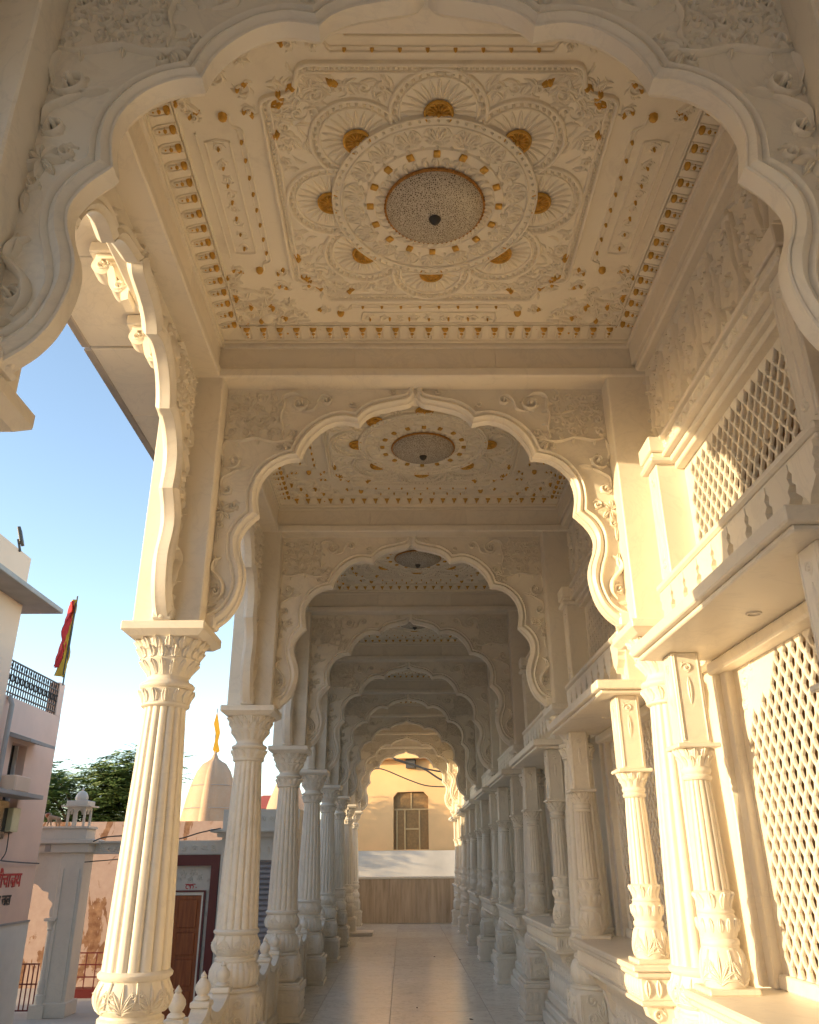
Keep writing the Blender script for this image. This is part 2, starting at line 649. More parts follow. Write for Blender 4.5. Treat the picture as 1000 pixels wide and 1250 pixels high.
def make_column(loc, label, group):
    t = thing('fluted_column', label, 'column', loc, group)
    pl = merge(box(-.285, .285, -.285, .285, 0, .05, .006), box(-.262, .262, -.262, .262, .05, .30, .004),
               box(-.28, .28, -.28, .28, .30, .345, .008), box(-.25, .25, -.25, .25, .345, .37, .006))
    rel = MB()
    for row in (0, 1):
        for i in range(7):
            x = -.21 + i * .07
            rel.addmb(box(x - .02, x + .02, .075 + row * .11, .155 + row * .11, -.001, .010, .003))
    part('plinth', merge(pl, square_relief(.262, 0, 1, rel)), 'marble', t)
    ped = merge(box(-.215, .215, -.215, .215, .37, .63, .03), lathe([(.2, .625), (.215, .635), (.215, .65), (.19, .66)], 32))
    rel = MB()
    for sx in (-1, 1):
        curl(rel, sx * .09, .56, .05, PI / 2, -sx * 1.2, .02, .014, 4)
        curl(rel, sx * .09, .44, .045, -PI / 2, sx * 1.2, .02, .012, 4)
    for k in range(5):
        leaf(rel, 0, .41, PI / 2 + (k - 2) * .35, .17 - abs(k - 2) * .03, .05, .016)
    for sx in (-1, 1):
        leaf(rel, sx * .18, .39, PI / 2, .2, .04, .01)
    part('pedestal', merge(ped, square_relief(.215, 0, 1, rel)), 'carving', t, True, 40)
    bp = [(.15, .655), (.18, .665), (.2, .69), (.208, .735), (.203, .78), (.185, .82), (.158, .845)]
    part('bulb', merge(lathe(bp, 96, gadroon(24, .05)), lathe([(.158, .84), (.168, .85), (.168, .866), (.155, .875), (.15, .89)], 32)), 'marble', t, True)
    vp = [(.15, .885), (.172, .90), (.19, .935), (.196, .965), (.188, 1.0), (.172, 1.03), (.17, 1.045)]
    vs = merge(lathe(vp, 40), lathe([(.17, 1.04), (.19, 1.055), (.193, 1.07), (.178, 1.085)], 40))
    vs.addmb(palmettes(.895, 1.04, 8, .185, .016), on_lathe(vp))
    part('vase', vs, 'carving', t, True, 50)
    sp = [(.176, 1.08), (.174, 1.10), (.165, 1.4), (.150, 1.8), (.132, 2.2), (.121, 2.43), (.122, 2.446)]
    part('shaft', lathe(sp, 128, flutes(16, .12)), 'marble', t, True, 30)
    nk = lathe([(.125, 2.435), (.140, 2.445), (.141, 2.456), (.134, 2.462), (.138, 2.49), (.150, 2.52), (.156, 2.535), (.142, 2.542)], 40)
    np_ = [(.134, 2.46), (.139, 2.49), (.152, 2.53)]
    nk.addmb(leafband(2.462, 2.535, 0, 14, .018), on_lathe(np_))
    nk.addmb(lathe([(.140, 2.54), (.152, 2.546), (.160, 2.557), (.160, 2.568), (.150, 2.579), (.132, 2.585), (.122, 2.600), (.118, 2.62)], 40))
    part('necking', nk, 'carving', t, True, 50)
    cp = [(.118, 2.61), (.126, 2.635), (.148, 2.67), (.168, 2.70), (.172, 2.715), (.165, 2.722), (.172, 2.745), (.186, 2.79), (.200, 2.825), (.2, 2.835)]
    cap = lathe(cp, 40)
    cap.addmb(leafband(2.62, 2.705, 0, 16, .014), on_lathe(cp))
    cap.addmb(leafband(2.715, 2.832, 0, 16, .024, 2), on_lathe(cp))
    part('capital', cap, 'carving', t, True, 50)
    ab = merge(box(-.245, .245, -.245, .245, 2.858, 2.912, .006))
    V = [(-.205, -.205, 2.830), (.205, -.205, 2.830), (.205, .205, 2.830), (-.205, .205, 2.830), (-.243, -.243, 2.859), (.243, -.243, 2.859), (.243, .243, 2.859), (-.243, .243, 2.859)]
    ab.add(V, [(0, 3, 2, 1), (0, 1, 5, 4), (1, 2, 6, 5), (2, 3, 7, 6), (3, 0, 4, 7)])
    part('abacus', ab, 'marble', t)
    return t

side_word = {'L': 'left-hand open', 'R': 'right-hand wall'}
def col_label(side, k):
    if side == 'L':
        if k == 0: return 'white marble column at the left frame edge, only its capital corner showing'
        if k == 1: return 'nearest full fluted marble column at left, sunlit, with carved vase base'
        if k == 8: return 'last fluted column on the left, warm lit beside the brown end parapet'
        return '%s fluted marble column back along the open left side, behind the balustrade' % ORD[k - 1]
    if k == 0: return 'white marble column at the near right, before the first carved window bay'
    if k == 1: return 'brightly sunlit fluted column between the first and second right window bays'
    if k == 8: return 'last fluted column on the right, beside the brown end parapet'
    return '%s fluted marble column back along the right wall, counting from the frame front' % ORD[k]
c0 = make_column((XL, YK[0], 0), col_label('L', 0), 'fluted marble columns of the arcade')
ct = tree_of(c0)
for k in range(9):
    if k: copy_thing(ct, col_label('L', k), (XL, YK[k], 0))
    copy_thing(ct, col_label('R', k), (XR, YK[k], 0))

# ---------- cusped arches
SEG_O = [[(.045, 4.64), (.06, 4.588), (.163, 4.558), (.278, 4.535), (.36, 4.49), (.415, 4.437)],
         [(.415, 4.437), (.52, 4.446), (.64, 4.41), (.755, 4.32), (.812, 4.235), (.842, 4.15)],
         [(.842, 4.15), (.95, 4.11), (1.04, 4.035), (1.103, 3.92), (1.12, 3.81), (1.115, 3.70)],
         [(1.115, 3.70), (1.18, 3.64), (1.222, 3.54), (1.22, 3.41), (1.185, 3.29), (1.168, 3.19), (1.205, 3.08), (1.26, 3.03), (1.322, 3.0)]]
SEG_I = [[(0, 4.56), (.05, 4.505), (.16, 4.48), (.27, 4.45), (.345, 4.405), (.388, 4.348)],
         [(.388, 4.348), (.50, 4.37), (.61, 4.335), (.705, 4.25), (.757, 4.165), (.782, 4.085)],
         [(.782, 4.085), (.87, 4.075), (.965, 4.02), (1.032, 3.925), (1.053, 3.81), (1.032, 3.673)],
         [(1.032, 3.673), (1.105, 3.595), (1.145, 3.51), (1.138, 3.42), (1.10, 3.31), (1.093, 3.21), (1.122, 3.08), (1.175, 2.99), (1.25, 2.925)]]
def half_profile():
    O, I, seg = [], [], []
    for so, si in zip(SEG_O, SEG_I):
        a = catmull(so, 5); b = catmull(si, 5)
        O.append(a); I.append(b)
    return O, I
HO, HI = half_profile()

def arch_mouldings(sa):
    """in (a, t, z): a along the opening, t through the wall"""
    sec = [(1.0, -.030), (1.0, -.048), (.90, -.058), (.78, -.052), (.70, -.040), (.58, -.052), (.38, -.060), (.16, -.046), (.06, -.034), (.05, -.042), (-.04, -.038), (-.05, -.024), (-.02, 0), (-.05, .024), (.16, .046), (.45, .058), (.85, .050), (1.0, .03)]
    out = MB()
    for sgn in (-1, 1):
        for O, I in zip(HO, HI):
            V = []; F = []
            m = len(sec)
            for (oa, oz), (ia, iz) in zip(O, I):
                for w, t in sec:
                    a = ia + (oa - ia) * w; z = iz + (oz - iz) * w
                    V.append((sgn * a * sa, t, z))
            for k in range(len(O) - 1):
                for i in range(m - 1):
                    f = (k * m + i, k * m + i + 1, (k + 1) * m + i + 1, (k + 1) * m + i)
                    F.append(f if sgn < 0 else f[::-1])
            # close both ends
            F.append(tuple(range(m))); F.append(tuple(range((len(O) - 1) * m, len(O) * m)))
            out.add(V, F)
    # the drop where the moulding meets the capital
    for sgn in (-1, 1):
        out.addmb(box(sgn * 1.24 * sa, sgn * 1.335 * sa, -.062, .062, 2.915, 3.005, .012))
        out.addmb(box(sgn * 1.285 * sa, sgn * 1.335 * sa, -.05, .05, 2.86, 2.915, .01))
        out.addmb(lathe([(.001, 2.915), (.022, 2.925), (.034, 2.955), (.036, 2.99), (.03, 3.0)], 14, cx=sgn * 1.255 * sa))
    return out

def arch_spandrels(sa, sgn):
    out = MB()
    ztop = 4.66
    for t, flip in ((-.03, False), (.03, True)):
        V = []; F = []
        for si in (0, 1):
            for k, (a, z) in enumerate(HO[si]):
                V += [(sgn * a * sa, t, z), (sgn * a * sa, t, ztop)]
        n = len(V) // 2
        for k in range(n - 1):
            F.append((2 * k, 2 * k + 1, 2 * k + 3, 2 * k + 2))
        out.add(V, F)
        a0, z0 = HO[1][-1]
        e = 1.335
        out.add([(sgn * a0 * sa, t, z0), (sgn * e * sa, t, z0), (sgn * e * sa, t, ztop), (sgn * a0 * sa, t, ztop)], [(0, 1, 2, 3)])
        V = []; F = []
        for si in (2, 3):
            for k, (a, z) in enumerate(HO[si]):
                V += [(sgn * a * sa, t, z), (sgn * e * sa, t, z)]
        n = len(V) // 2
        for k in range(n - 1):
            F.append((2 * k, 2 * k + 1, 2 * k + 3, 2 * k + 2))
        out.add(V, F)
    return out

def spandrel_carving():
    """right half (a > 0) in (a, z, h)"""
    r = MB(); h = .025
    rnd = random.Random(5)
    # dense square of foliage in the corner
    for i in range(4):
        for j in range(4):
            x, y = .975 + i * .092, 4.285 + j * .088
            d = 1 if (i + j) % 2 else -1
            curl(r, x, y, .040, rnd.uniform(0, 6), d * 1.25, .011, .016, 2, .8)
            for q in range(1):
                leaf(r, x + .046 + rnd.uniform(-.02, .02), y + .04 + rnd.uniform(-.02, .02), rnd.uniform(0, 6.3), .055, .020, h * .5, bend=rnd.uniform(-1.2, 1.2), n=5)
    vine(r, catmull([(.96, 4.26), (1.03, 4.34), (1.0, 4.42), (1.12, 4.46), (1.10, 4.55), (1.25, 4.57)], 5), .010, .016, .035, 3)
    vine(r, catmull([(1.05, 4.25), (1.14, 4.32), (1.12, 4.38), (1.22, 4.42), (1.20, 4.50), (1.29, 4.53)], 5), .010, .016, .035, 3)
    # border stems of the square
    vine(r, catmull([(1.30, 4.235), (1.2, 4.215), (1.08, 4.235), (.96, 4.205), (.86, 4.22), (.82, 4.26)], 5), .018, h, .05, 3)
    vine(r, catmull([(.925, 4.585), (.905, 4.5), (.925, 4.4), (.905, 4.31), (.925, 4.235)], 5), .018, h, .05, 3)
    # scrolls to the crown
    ridge(r, catmull([(.93, 4.50), (.90, 4.57), (.83, 4.585), (.77, 4.55)], 5), .02, h)
    curl(r, .80, 4.505, .068, 2.2, 1.25, .020, h * 1.1, 5, .5)
    ridge(r, catmull([(.78, 4.44), (.70, 4.46), (.68, 4.52), (.64, 4.57), (.585, 4.565)], 5), .018, h)
    curl(r, .615, 4.53, .042, 1.6, 1.15, .016, h, 3, .5)
    # scrolls down the side
    ridge(r, catmull([(1.29, 4.22), (1.305, 4.13), (1.29, 4.06)], 5), .02, h)
    curl(r, 1.225, 4.06, .072, 0.3, -1.25, .020, h * 1.1, 5, .5)
    ridge(r, catmull([(1.17, 4.01), (1.23, 3.97), (1.285, 3.93), (1.295, 3.86)], 5), .018, h)
    leaf(r, 1.18, 4.0, PI * .9, .09, .035, h)
    curl(r, 1.25, 3.855, .046, 0, -1.15, .016, h, 3, .5)
    # sprig above the second cusp
    for a in range(6):
        leaf(r, .90, 4.205, 1.3 + a * .55, .085, .04, h, bend=.5, n=5)
    curl(r, .83, 4.275, .032, 0, 1.1, .013, h, 3)
    curl(r, .93, 4.17, .028, 2, 1.1, .013, h, 2)
    # sprig by the third cusp
    curl(r, 1.185, 3.735, .038, 2.5, -1.2, .015, h, 4, .7)
    for a in range(7):
        leaf(r, 1.265, 3.70, .4 + a * .85, .075, .036, h, bend=.4, n=5)
    curl(r, 1.28, 3.60, .03, 1, 1.1, .012, h, 3, .8)
    leaf(r, 1.29, 3.57, -1.6, .09, .03, h)
    # S-shaped acanthus above the foot
    ridge(r, catmull([(1.245, 3.38), (1.285, 3.35), (1.295, 3.29), (1.26, 3.25), (1.225, 3.20), (1.22, 3.14), (1.25, 3.09)], 6), .030, h * 1.3)
    curl(r, 1.262, 3.155, .038, .6, 1.2, .018, h * 1.3, 4, .8)
    leaf(r, 1.25, 3.07, -.2, .08, .035, h); leaf(r, 1.29, 3.30, 1.9, .10, .04, h, bend=-.6)
    leaf(r, 1.21, 3.12, -2.0, .07, .03, h)
    # small buds by the crown
    curl(r, .44, 4.50, .026, 2.4, 1.1, .012, h * .9, 2, .6)
    leaf(r, .405, 4.475, .9, .05, .02, h)
    curl(r, .16, 4.60, .026, 2.4, 1.1, .012, h * .9, 2, .6)
    return r
CARV = spandrel_carving()
def plane_at(ax, sa, t):
    """carving (a, z, h) onto a slab face; ax sign of t side"""
    def fn(V):
        return np.stack([V[:, 0] * sa, np.full(len(V), t) + np.sign(t) * V[:, 2] * 1.8, V[:, 1]], 1)
    return fn

def arch_meshes(sa):
    sp = merge(arch_spandrels(sa, -1)), merge(arch_spandrels(sa, 1))
    mo = arch_mouldings(sa)
    cf = MB()
    both = merge(CARV, mirror(CARV))
    cf.addmb(both, plane_at(0, sa, -.03))
    cb = MB(); cb.addmb(CARV, plane_at(0, sa, .03)); cb.addmb(mirror(CARV), plane_at(0, sa, .03))
    key = merge(box(-.046 * sa, -.014, -.062, .05, 4.575, 4.64, .008), box(.014, .046 * sa, -.062, .05, 4.575, 4.64, .008), box(-.012, .012, -.04, .04, 4.545, 4.64))
    return sp, mo, cf, cb, key

def rot_side(V):      # arch built across X, turned to run along Y and face +X
    return np.stack([-V[:, 1], V[:, 0], V[:, 2]], 1)

def make_cross_arch(loc, label, group):
    t = thing('cusped_arch', label, 'arch', loc, group)
    (s0, s1), mo, cf, cb, key = arch_meshes(1.0)
    part('spandrel', s0, 'marble', t); part('spandrel', s1, 'marble', t)
    part('arch_moulding', mo, 'marble', t, True, 32)
    part('scroll_carving', merge(cf, cb), 'carving', t, True, 45)
    part('keystone', key, 'marble', t)
    for s in (-1, 1):
        x0, x1 = s * 1.302, s * 1.50
        part('pilaster', merge(box(x0, x1 if s < 0 else 1.64, -.185, .185, 2.915, 4.63, .008)), 'marble', t)
    part('beam_lip', box(-1.49, 1.60, -.20, .20, 4.622, 4.695, .010), 'marble', t)
    for a, b in ((-1.40, -.418), (-.417, .552), (.553, 1.60)):
        part('frieze_block', box(a, b, -.165, .165, 4.694, 4.896, .002), 'marble', t)
    part('beam_fillet', merge(box(-1.335, 1.535, -.185, -.15, 4.868, 4.90, .004), box(-1.335, 1.535, .15, .185, 4.868, 4.90, .004)), 'marble', t)
    return t
a0 = make_cross_arch((CX, YK[0], 0), 'large grey shaded cusped arch framing the top of the view', 'cusped cross arches')
at = tree_of(a0)
for k in range(1, 9):
    lab = ('%s cusped marble arch crossing the corridor beyond the framing arch' % ORD[k - 1]) if k > 1 else 'first full cusped arch beyond the framing one, warm lit with carved spandrels'
    if k == 8: lab = 'last cusped arch crossing the corridor, right side glowing in sun'
    copy_thing(at, lab, (CX, YK[k], 0))

def make_side_arch(loc, label, group):
    t = thing('side_arch', label, 'arch', loc, group)
    sa = (P / 2 - .19) / 1.304
    (s0, s1), mo, cf, cb, key = arch_meshes(sa)
    def T(m):
        o = MB(); o.addmb(m, rot_side); return o
    part('spandrel', T(s0), 'marble', t); part('spandrel', T(s1), 'marble', t)
    part('arch_moulding', T(mo), 'marble', t, True, 32)
    part('scroll_carving', T(merge(cf, cb)), 'carving', t, True, 45)
    part('keystone', T(key), 'marble', t)
    h = P / 2
    part('beam_lip', box(-.15, .19, -h + .19, h - .19, 4.622, 4.695, .010), 'marble', t)
    for a, b in ((-h + .15, -.449), (-.448, .448), (.449, h - .15)):
        part('frieze_block', box(-.16, .165, a, b, 4.694, 4.8955, .002), 'marble', t)
    part('beam_fillet', box(.15, .185, -h + .18, h - .18, 4.868, 4.90, .004), 'marble', t)
    # outer pier above each column
    part('pier_block', box(-.19, .15, h - .18, h + .18, 2.915, 4.90, .006), 'marble', t)
    return t
sA = make_side_arch((XL - .01, MID[0], 0), 'side arch opening to the sky at upper left, sunlit along its outer edge', 'side arches of the open left flank')
sA.scale = (1, 2.87 / P, 1)
sat = tree_of(sA)
for k in range(1, 8):
    copy_thing(sat, '%s cusped side arch along the open left flank, behind the sunlit near one' % ORD[k], (XL - .01, MID[k], 0), (1, 1, 1))
# the bay over the camera
copy_thing(sat, 'cusped side arch at the left beside the viewer, before the framing arch', (XL - .01, YK[0] - P / 2, 0), (1, 1, 1))

# ---------- ceiling
def ceiling_parts():
    """(u, v, h) with h downwards; half sizes"""
    HU, HV = 1.43, 1.225
    white = MB(); gold = MB(); dg = MB(); border = []
    h = .022
    # central rounded panel with notched corners
    def panel(hu, hv, nr, inset):
        pts = []
        for (sx, sy, order) in ((1, 1, 0), (-1, 1, 1), (-1, -1, 0), (1, -1, 1)):
            a, b = sx * (hu - inset), sy * (hv - inset)
            c = [(sx * (hu - inset), sy * (hv - nr * 2.0)), (sx * (hu - inset - .01), sy * (hv - nr * 1.2)), (sx * (hu - nr * .75 - inset), sy * (hv - nr * 1.0)), (sx * (hu - nr * .95 - inset), sy * (hv - nr * .9 - inset)), (sx * (hu - nr * 1.1), sy * (hv - nr * .7 - inset)), (sx * (hu - nr * 1.35), sy * (hv - inset - .01)), (sx * (hu - nr * 2.1), sy * (hv - inset))]
            if order: c = c[::-1]
            pts += catmull(c, 4)
        pts.append(pts[0])
        return pts
    o1 = panel(.865, .835, .16, 0); o2 = panel(.865, .835, .16, .045)
    ridge(white, o1, .028, .034, 1, 1); ridge(white, o2, .016, .026, 1, 1)
    # beads between the two ridges
    om = panel(.865, .835, .16, .023)
    acc = 0
    for p, q in zip(om[:-1], om[1:]):
        d = math.hypot(q[0] - p[0], q[1] - p[1]); acc_n = max(1, int(round(d / .024)))
        for i in range(acc_n):
            s = i / acc_n
            dome(white, p[0] + (q[0] - p[0]) * s, p[1] + (q[1] - p[1]) * s, .0085, .020, 5)
    # medallion
    def disc(r0, r1, z0, z1, n=72):
        V = []; F = []
        for i in range(n):
            t = 2 * PI * i / n
            V += [(r0 * math.cos(t), r0 * math.sin(t), z0), (r1 * math.cos(t), r1 * math.sin(t), z1)]
        for i in range(n):
            a = 2 * i; b = 2 * ((i + 1) % n)
            F.append((a, a + 1, b + 1, b))
        return V, F
    med = MB()
    for (r0, r1, z0, z1) in ((.572, .562, 0, .020), (.562, .52, .020, .022), (.52, .51, .022, .016), (.51, .385, .016, .020), (.385, .378, .020, .030), (.378, .335, .030, .032), (.335, .328, .032, .026), (.328, .25, .026, .032)):
        med.add(*disc(r0, r1, z0, z1))
    medc = MB()
    for i in range(72):
        t = 2 * PI * i / 72
        dome(medc, .542 * math.cos(t), .542 * math.sin(t), .012, .038, 5)
    ring(medc, 0, 0, .515, .014, .012, n=64, z0=.02); ring(medc, 0, 0, .563, .012, .010, n=64, z0=.02)
    for i in range(18):
        t = 2 * PI * (i + .5) / 18
        bx, by = .40 * math.cos(t), .405 * math.sin(t)
        for q in range(-4, 5):
            leaf(medc, bx, by, t + q * .33, .104 - abs(q) * .009, .028, .018, n=5, z0=.018)
        ring(medc, bx, by, .030, .012, .010, t - 1.7, t + 1.7, 8, z0=.02); ring(medc, bx + .035 * math.cos(t), by + .035 * math.sin(t), .072, .008, .008, t - 1.6, t + 1.6, 12, z0=.018)
    for i in range(36):
        t = 2 * PI * (i + .5) / 36
        leaf(medc, .500 * math.cos(t), .500 * math.sin(t), t + PI, .035, .034, .016, n=4, z0=.016)
        leaf(medc, .30 * math.cos(t), .30 * math.sin(t), t + .9, .045, .026, .012, n=4, z0=.028)
    for i in range(32):
        t = 2 * PI * i / 32
        dome(medc, .387 * math.cos(t), .387 * math.sin(t), .011, .042, 5)
        leaf(medc, .262 * math.cos(t), .262 * math.sin(t), t, .058, .042, .016, n=4, z0=.028)
    for i in range(16):
        t = 2 * PI * i / 16
        gold.addmb(box(-.019, .019, -.018, .018, .028, .046, .004), lambda V, t=t: np.stack([(V[:, 0] + .356) * math.cos(t) - V[:, 1] * math.sin(t), (V[:, 0] + .356) * math.sin(t) + V[:, 1] * math.cos(t), V[:, 2]], 1))
    # petals
    petals = []
    for i in range(8):
        t = PI / 2 + i * PI / 4
        cx_, cy_ = .575 * math.cos(t), .575 * math.sin(t)
        pt = MB()
        for (rr, hh, w) in ((.238, .036, .024), (.192, .028, .014)):
            ring(pt, cx_, cy_, rr, w, hh, t - 1.95, t + 1.95, 30)
        for q in range(22):
            a = t - 1.9 + 3.8 * q / 21
            dome(pt, cx_ + .215 * math.cos(a), cy_ + .215 * math.sin(a), .010, .028, 5)
        for q in range(15):
            a = t - 1.85 + 3.7 * q / 14
            leaf(pt, cx_ + .072 * math.cos(a), cy_ + .072 * math.sin(a), a, .112, .031, .026, n=5)
        hub = MB()
        hub.add(*(lambda a0: ([(cx_ + .07 * math.cos(a0 + q * PI / 12), cy_ + .07 * math.sin(a0 + q * PI / 12), .012) for q in range(24)], [tuple(range(24))]))(0)); ring(hub, cx_, cy_, .068, .014, .014, t - 2.2, t + 2.2, 20, z0=.012)
        for q in range(11):
            a = t - 2.0 + 4.0 * q / 10
            leaf(hub, cx_ + .012 * math.cos(a), cy_ + .012 * math.sin(a), a, .046, .018, .014, n=4, z0=.016)
        dome(hub, cx_, cy_, .018, .036, 6)
        petals.append((pt, hub))
    # acanthus between petals and panel rim (one quadrant mirrored four ways)
    q1 = MB(); qg = MB(); rnd = random.Random(3)
    for (x, y, r, a, tn) in ((.70, .70, .055, 0, 1.3), (.79, .60, .055, 2, -1.3), (.60, .67, .05, 1, 1.2), (.765, .49, .05, 4, 1.2), (.47, .70, .045, 5, -1.2), (.77, .37, .042, 1, 1.2), (.36, .71, .036, 3, 1.2), (.69, .57, .05, 3, 1.1), (.62, .58, .04, 5, -1.1), (.79, .27, .03, 0, 1.1), (.27, .715, .03, 2, -1.1)):
        curl(q1, x, y, r, a, tn, .015, h, 5, .8)
    for k in range(150):
        x, y = rnd.uniform(.20, .80), rnd.uniform(.20, .77)
        if math.hypot(x - .407, y - .407) > .235 and math.hypot(x - .575, y) > .235 and math.hypot(x, y - .575) > .235 and (x > .60 or y > .58) and x + y < 1.46:
            leaf(q1, x, y, math.atan2(y, x) + rnd.uniform(-.9, .9), .085, .028, h * 1.1, bend=rnd.choice((-1.3, 1.3)), n=5)
    for (x, y, a) in ((.72, .705, 2.2), (.80, .62, 2.5), (.50, .725, .2), (.82, .43, 1.5), (.765, .655, .8)):
        leaf(qg, x - .025 * math.cos(a), y - .025 * math.sin(a), a, .075, .044, .040, bend=.8, n=5)
        dome(qg, x + .024 * math.cos(a + .6), y + .024 * math.sin(a + .6), .017, .036, 6)
    # corner foliage outside the panel
    for (x, y, r, a, tn) in ((1.18, 1.00, .075, 0, 1.35), (1.05, 1.08, .06, 2, -1.3), (1.24, .87, .06, 4, 1.3), (.93, 1.10, .05, 1, 1.2), (1.25, .74, .05, 2, -1.2), (.99, .95, .07, 3, 1.3), (1.10, .87, .06, 5, -1.2), (.82, 1.13, .04, 0, 1.2), (1.05, .76, .045, 1, 1.2), (.86, .98, .045, 2, 1.2)):
        curl(q1, x, y, r, a, tn, .018, h * 1.15, 6, .8)
    for k in range(90):
        x, y = rnd.uniform(.80, 1.27), rnd.uniform(.62, 1.14)
        if x + y * 1.05 > 1.86:
            leaf(q1, x, y, rnd.uniform(0, 6.3), .10, .042, h, bend=rnd.uniform(-1.2, 1.2), n=5)
    for (x, y, rr_, a, tn) in ((1.25, .62, .04, 0, 1.2), (1.20, .55, .035, 2, -1.2), (.72, 1.12, .04, 1, 1.2), (.63, 1.10, .032, 3, -1.2), (.94, .70, .045, 2, 1.2), (.93, .58, .035, 4, -1.2), (.70, .93, .04, 0, 1.2), (.58, .92, .03, 3, -1.2), (1.26, 1.10, .05, 3, 1.2), (1.15, 1.12, .045, 0, -1.2)):
        curl(q1, x, y, rr_, a, tn, .016, h, 6, .9)
        if rr_ > .034: leaf(qg, x, y, a, .05, .032, .03, bend=.8, n=5); dome(qg, x + .02, y, .012, .03, 6)
    rosette(q1, .92, .86, .05, h * 1.2, 7)
    for (x, y, a, s) in ((1.12, 1.02, .6, 1.5), (1.24, 1.10, 0.9, 1.8), (.98, 1.01, 2.6, 1.2), (1.18, .88, 1.4, 1.2), (.95, 1.14, .1, 1.1), (1.265, .80, 1.5, 1.1), (1.05, .90, 2.2, 1.1)):
        leaf(qg, x - .03 * math.cos(a), y - .03 * math.sin(a), a, .06 * s, .036 * s, .042, bend=.9, n=5)
        dome(qg, x + .02 * math.cos(a + .6), y + .02 * math.sin(a + .6), .014 * s, .044, 6)
    dome(q1, 1.09, 1.03, .05, .03, 10)
    for sx in (1, -1):
        for sy in (1, -1):
            f = lambda V, sx=sx, sy=sy: V * np.array([sx, sy, 1])
            white.addmb(q1, f, sx * sy < 0); gold.addmb(qg, f, sx * sy < 0)
    # long framed side strips (left, right) and (front, back)
    def strip(c, L, along_v, s):
        m = MB(); g = MB()
        def E(a, b):
            return (s * b, a) if along_v else (a, s * b)
        w = .062
        rect = catmull([(-L, c - w), (L, c - w)], 1) + [(L + .012, c), (L, c + w), (-L, c + w), (-L - .012, c), (-L, c - w)]
        ridge(m, [E(*p) for p in rect], .014, .024, 1, 1)
        inner = []
        n = int(L / .045)
        for i in range(n):
            a = -L + .04 + (2 * L - .08) * i / (n - 1)
            x, y = E(a, c); curl(m, x, y, .036, i * 1.3, 1.2 if i % 2 else -1.2, .011, .020, 4, .7)
        for i in range(7):
            x, y = E((-3 + i) * L * .3, c); dome(g, x, y, .009, .030, 6)
        # beaded line on the medallion side of the strip
        c2 = c - .135
        ln = catmull([(-L - .16, c2 + .05), (-L - .10, c2 + .045), (-L - .07, c2), (-L + .02, c2 - .005), (L - .02, c2 - .005), (L + .07, c2), (L + .10, c2 + .045), (L + .16, c2 + .05)], 5)
        ridge(m, [E(*p) for p in ln], .012, .022, 1, 1)
        ln2 = [(p[0], p[1] + .026) for p in ln[8:-8]]
        ridge(m, [E(*p) for p in ln2], .008, .016, 1, 1)
        for i in range(8):
            a = -L + 2 * L * i / 7
            x, y = E(a, c2 + .010); dome(g, x, y, .010, .026, 6)
        for sgn in (-1, 1):
            x, y = E(sgn * (L + .15), c2 + .075); dome(g, x, y, .026, .036, 8)
        # outer plain ridge
        ln = [(-L - .05, c + .10), (L + .05, c + .10)]
        ridge(m, [E(*p) for p in ln], .012, .018, 1, 1)
        return m, g
    for s in (-1, 1):
        m, g = strip(1.12, .40, True, s); white.addmb(m); gold.addmb(g)
        m, g = strip(1.03, .44, False, s); white.addmb(m); gold.addmb(g)
    # edging inside the border band
    for s in (-1, 1):
        ridge(white, [(s * (HU - .145), -HV + .14), (s * (HU - .145), HV - .14)], .018, .02, 1, 1)
        ridge(white, [(-HU + .145, s * (HV - .14)), (HU - .145, s * (HV - .14))], .018, .02, 1, 1)
    # border motifs, one arch with gilt cap each
    bw = MB(); bgd = MB()
    bw.addmb(box(-.036, .036, -.012, -.002, -.002, .012, .003)); bw.addmb(box(-.033, -.026, 0, .085, -.002, .006, .001)); bw.addmb(box(.026, .033, 0, .085, -.002, .006, .001)); bw.addmb(box(-.012, .012, .03, .095, -.002, .010, .002))
    ring(bw, 0, .085, .026, .010, .014, 0, PI, 8)
    dome(bgd, 0, .014, .024, .034, 8, .018); dome(bgd, 0, .052, .014, .026, 6, .012); dome(bgd, 0, .080, .008, .016, 5)
    return white, gold, med, medc, petals, bw, bgd, HU, HV

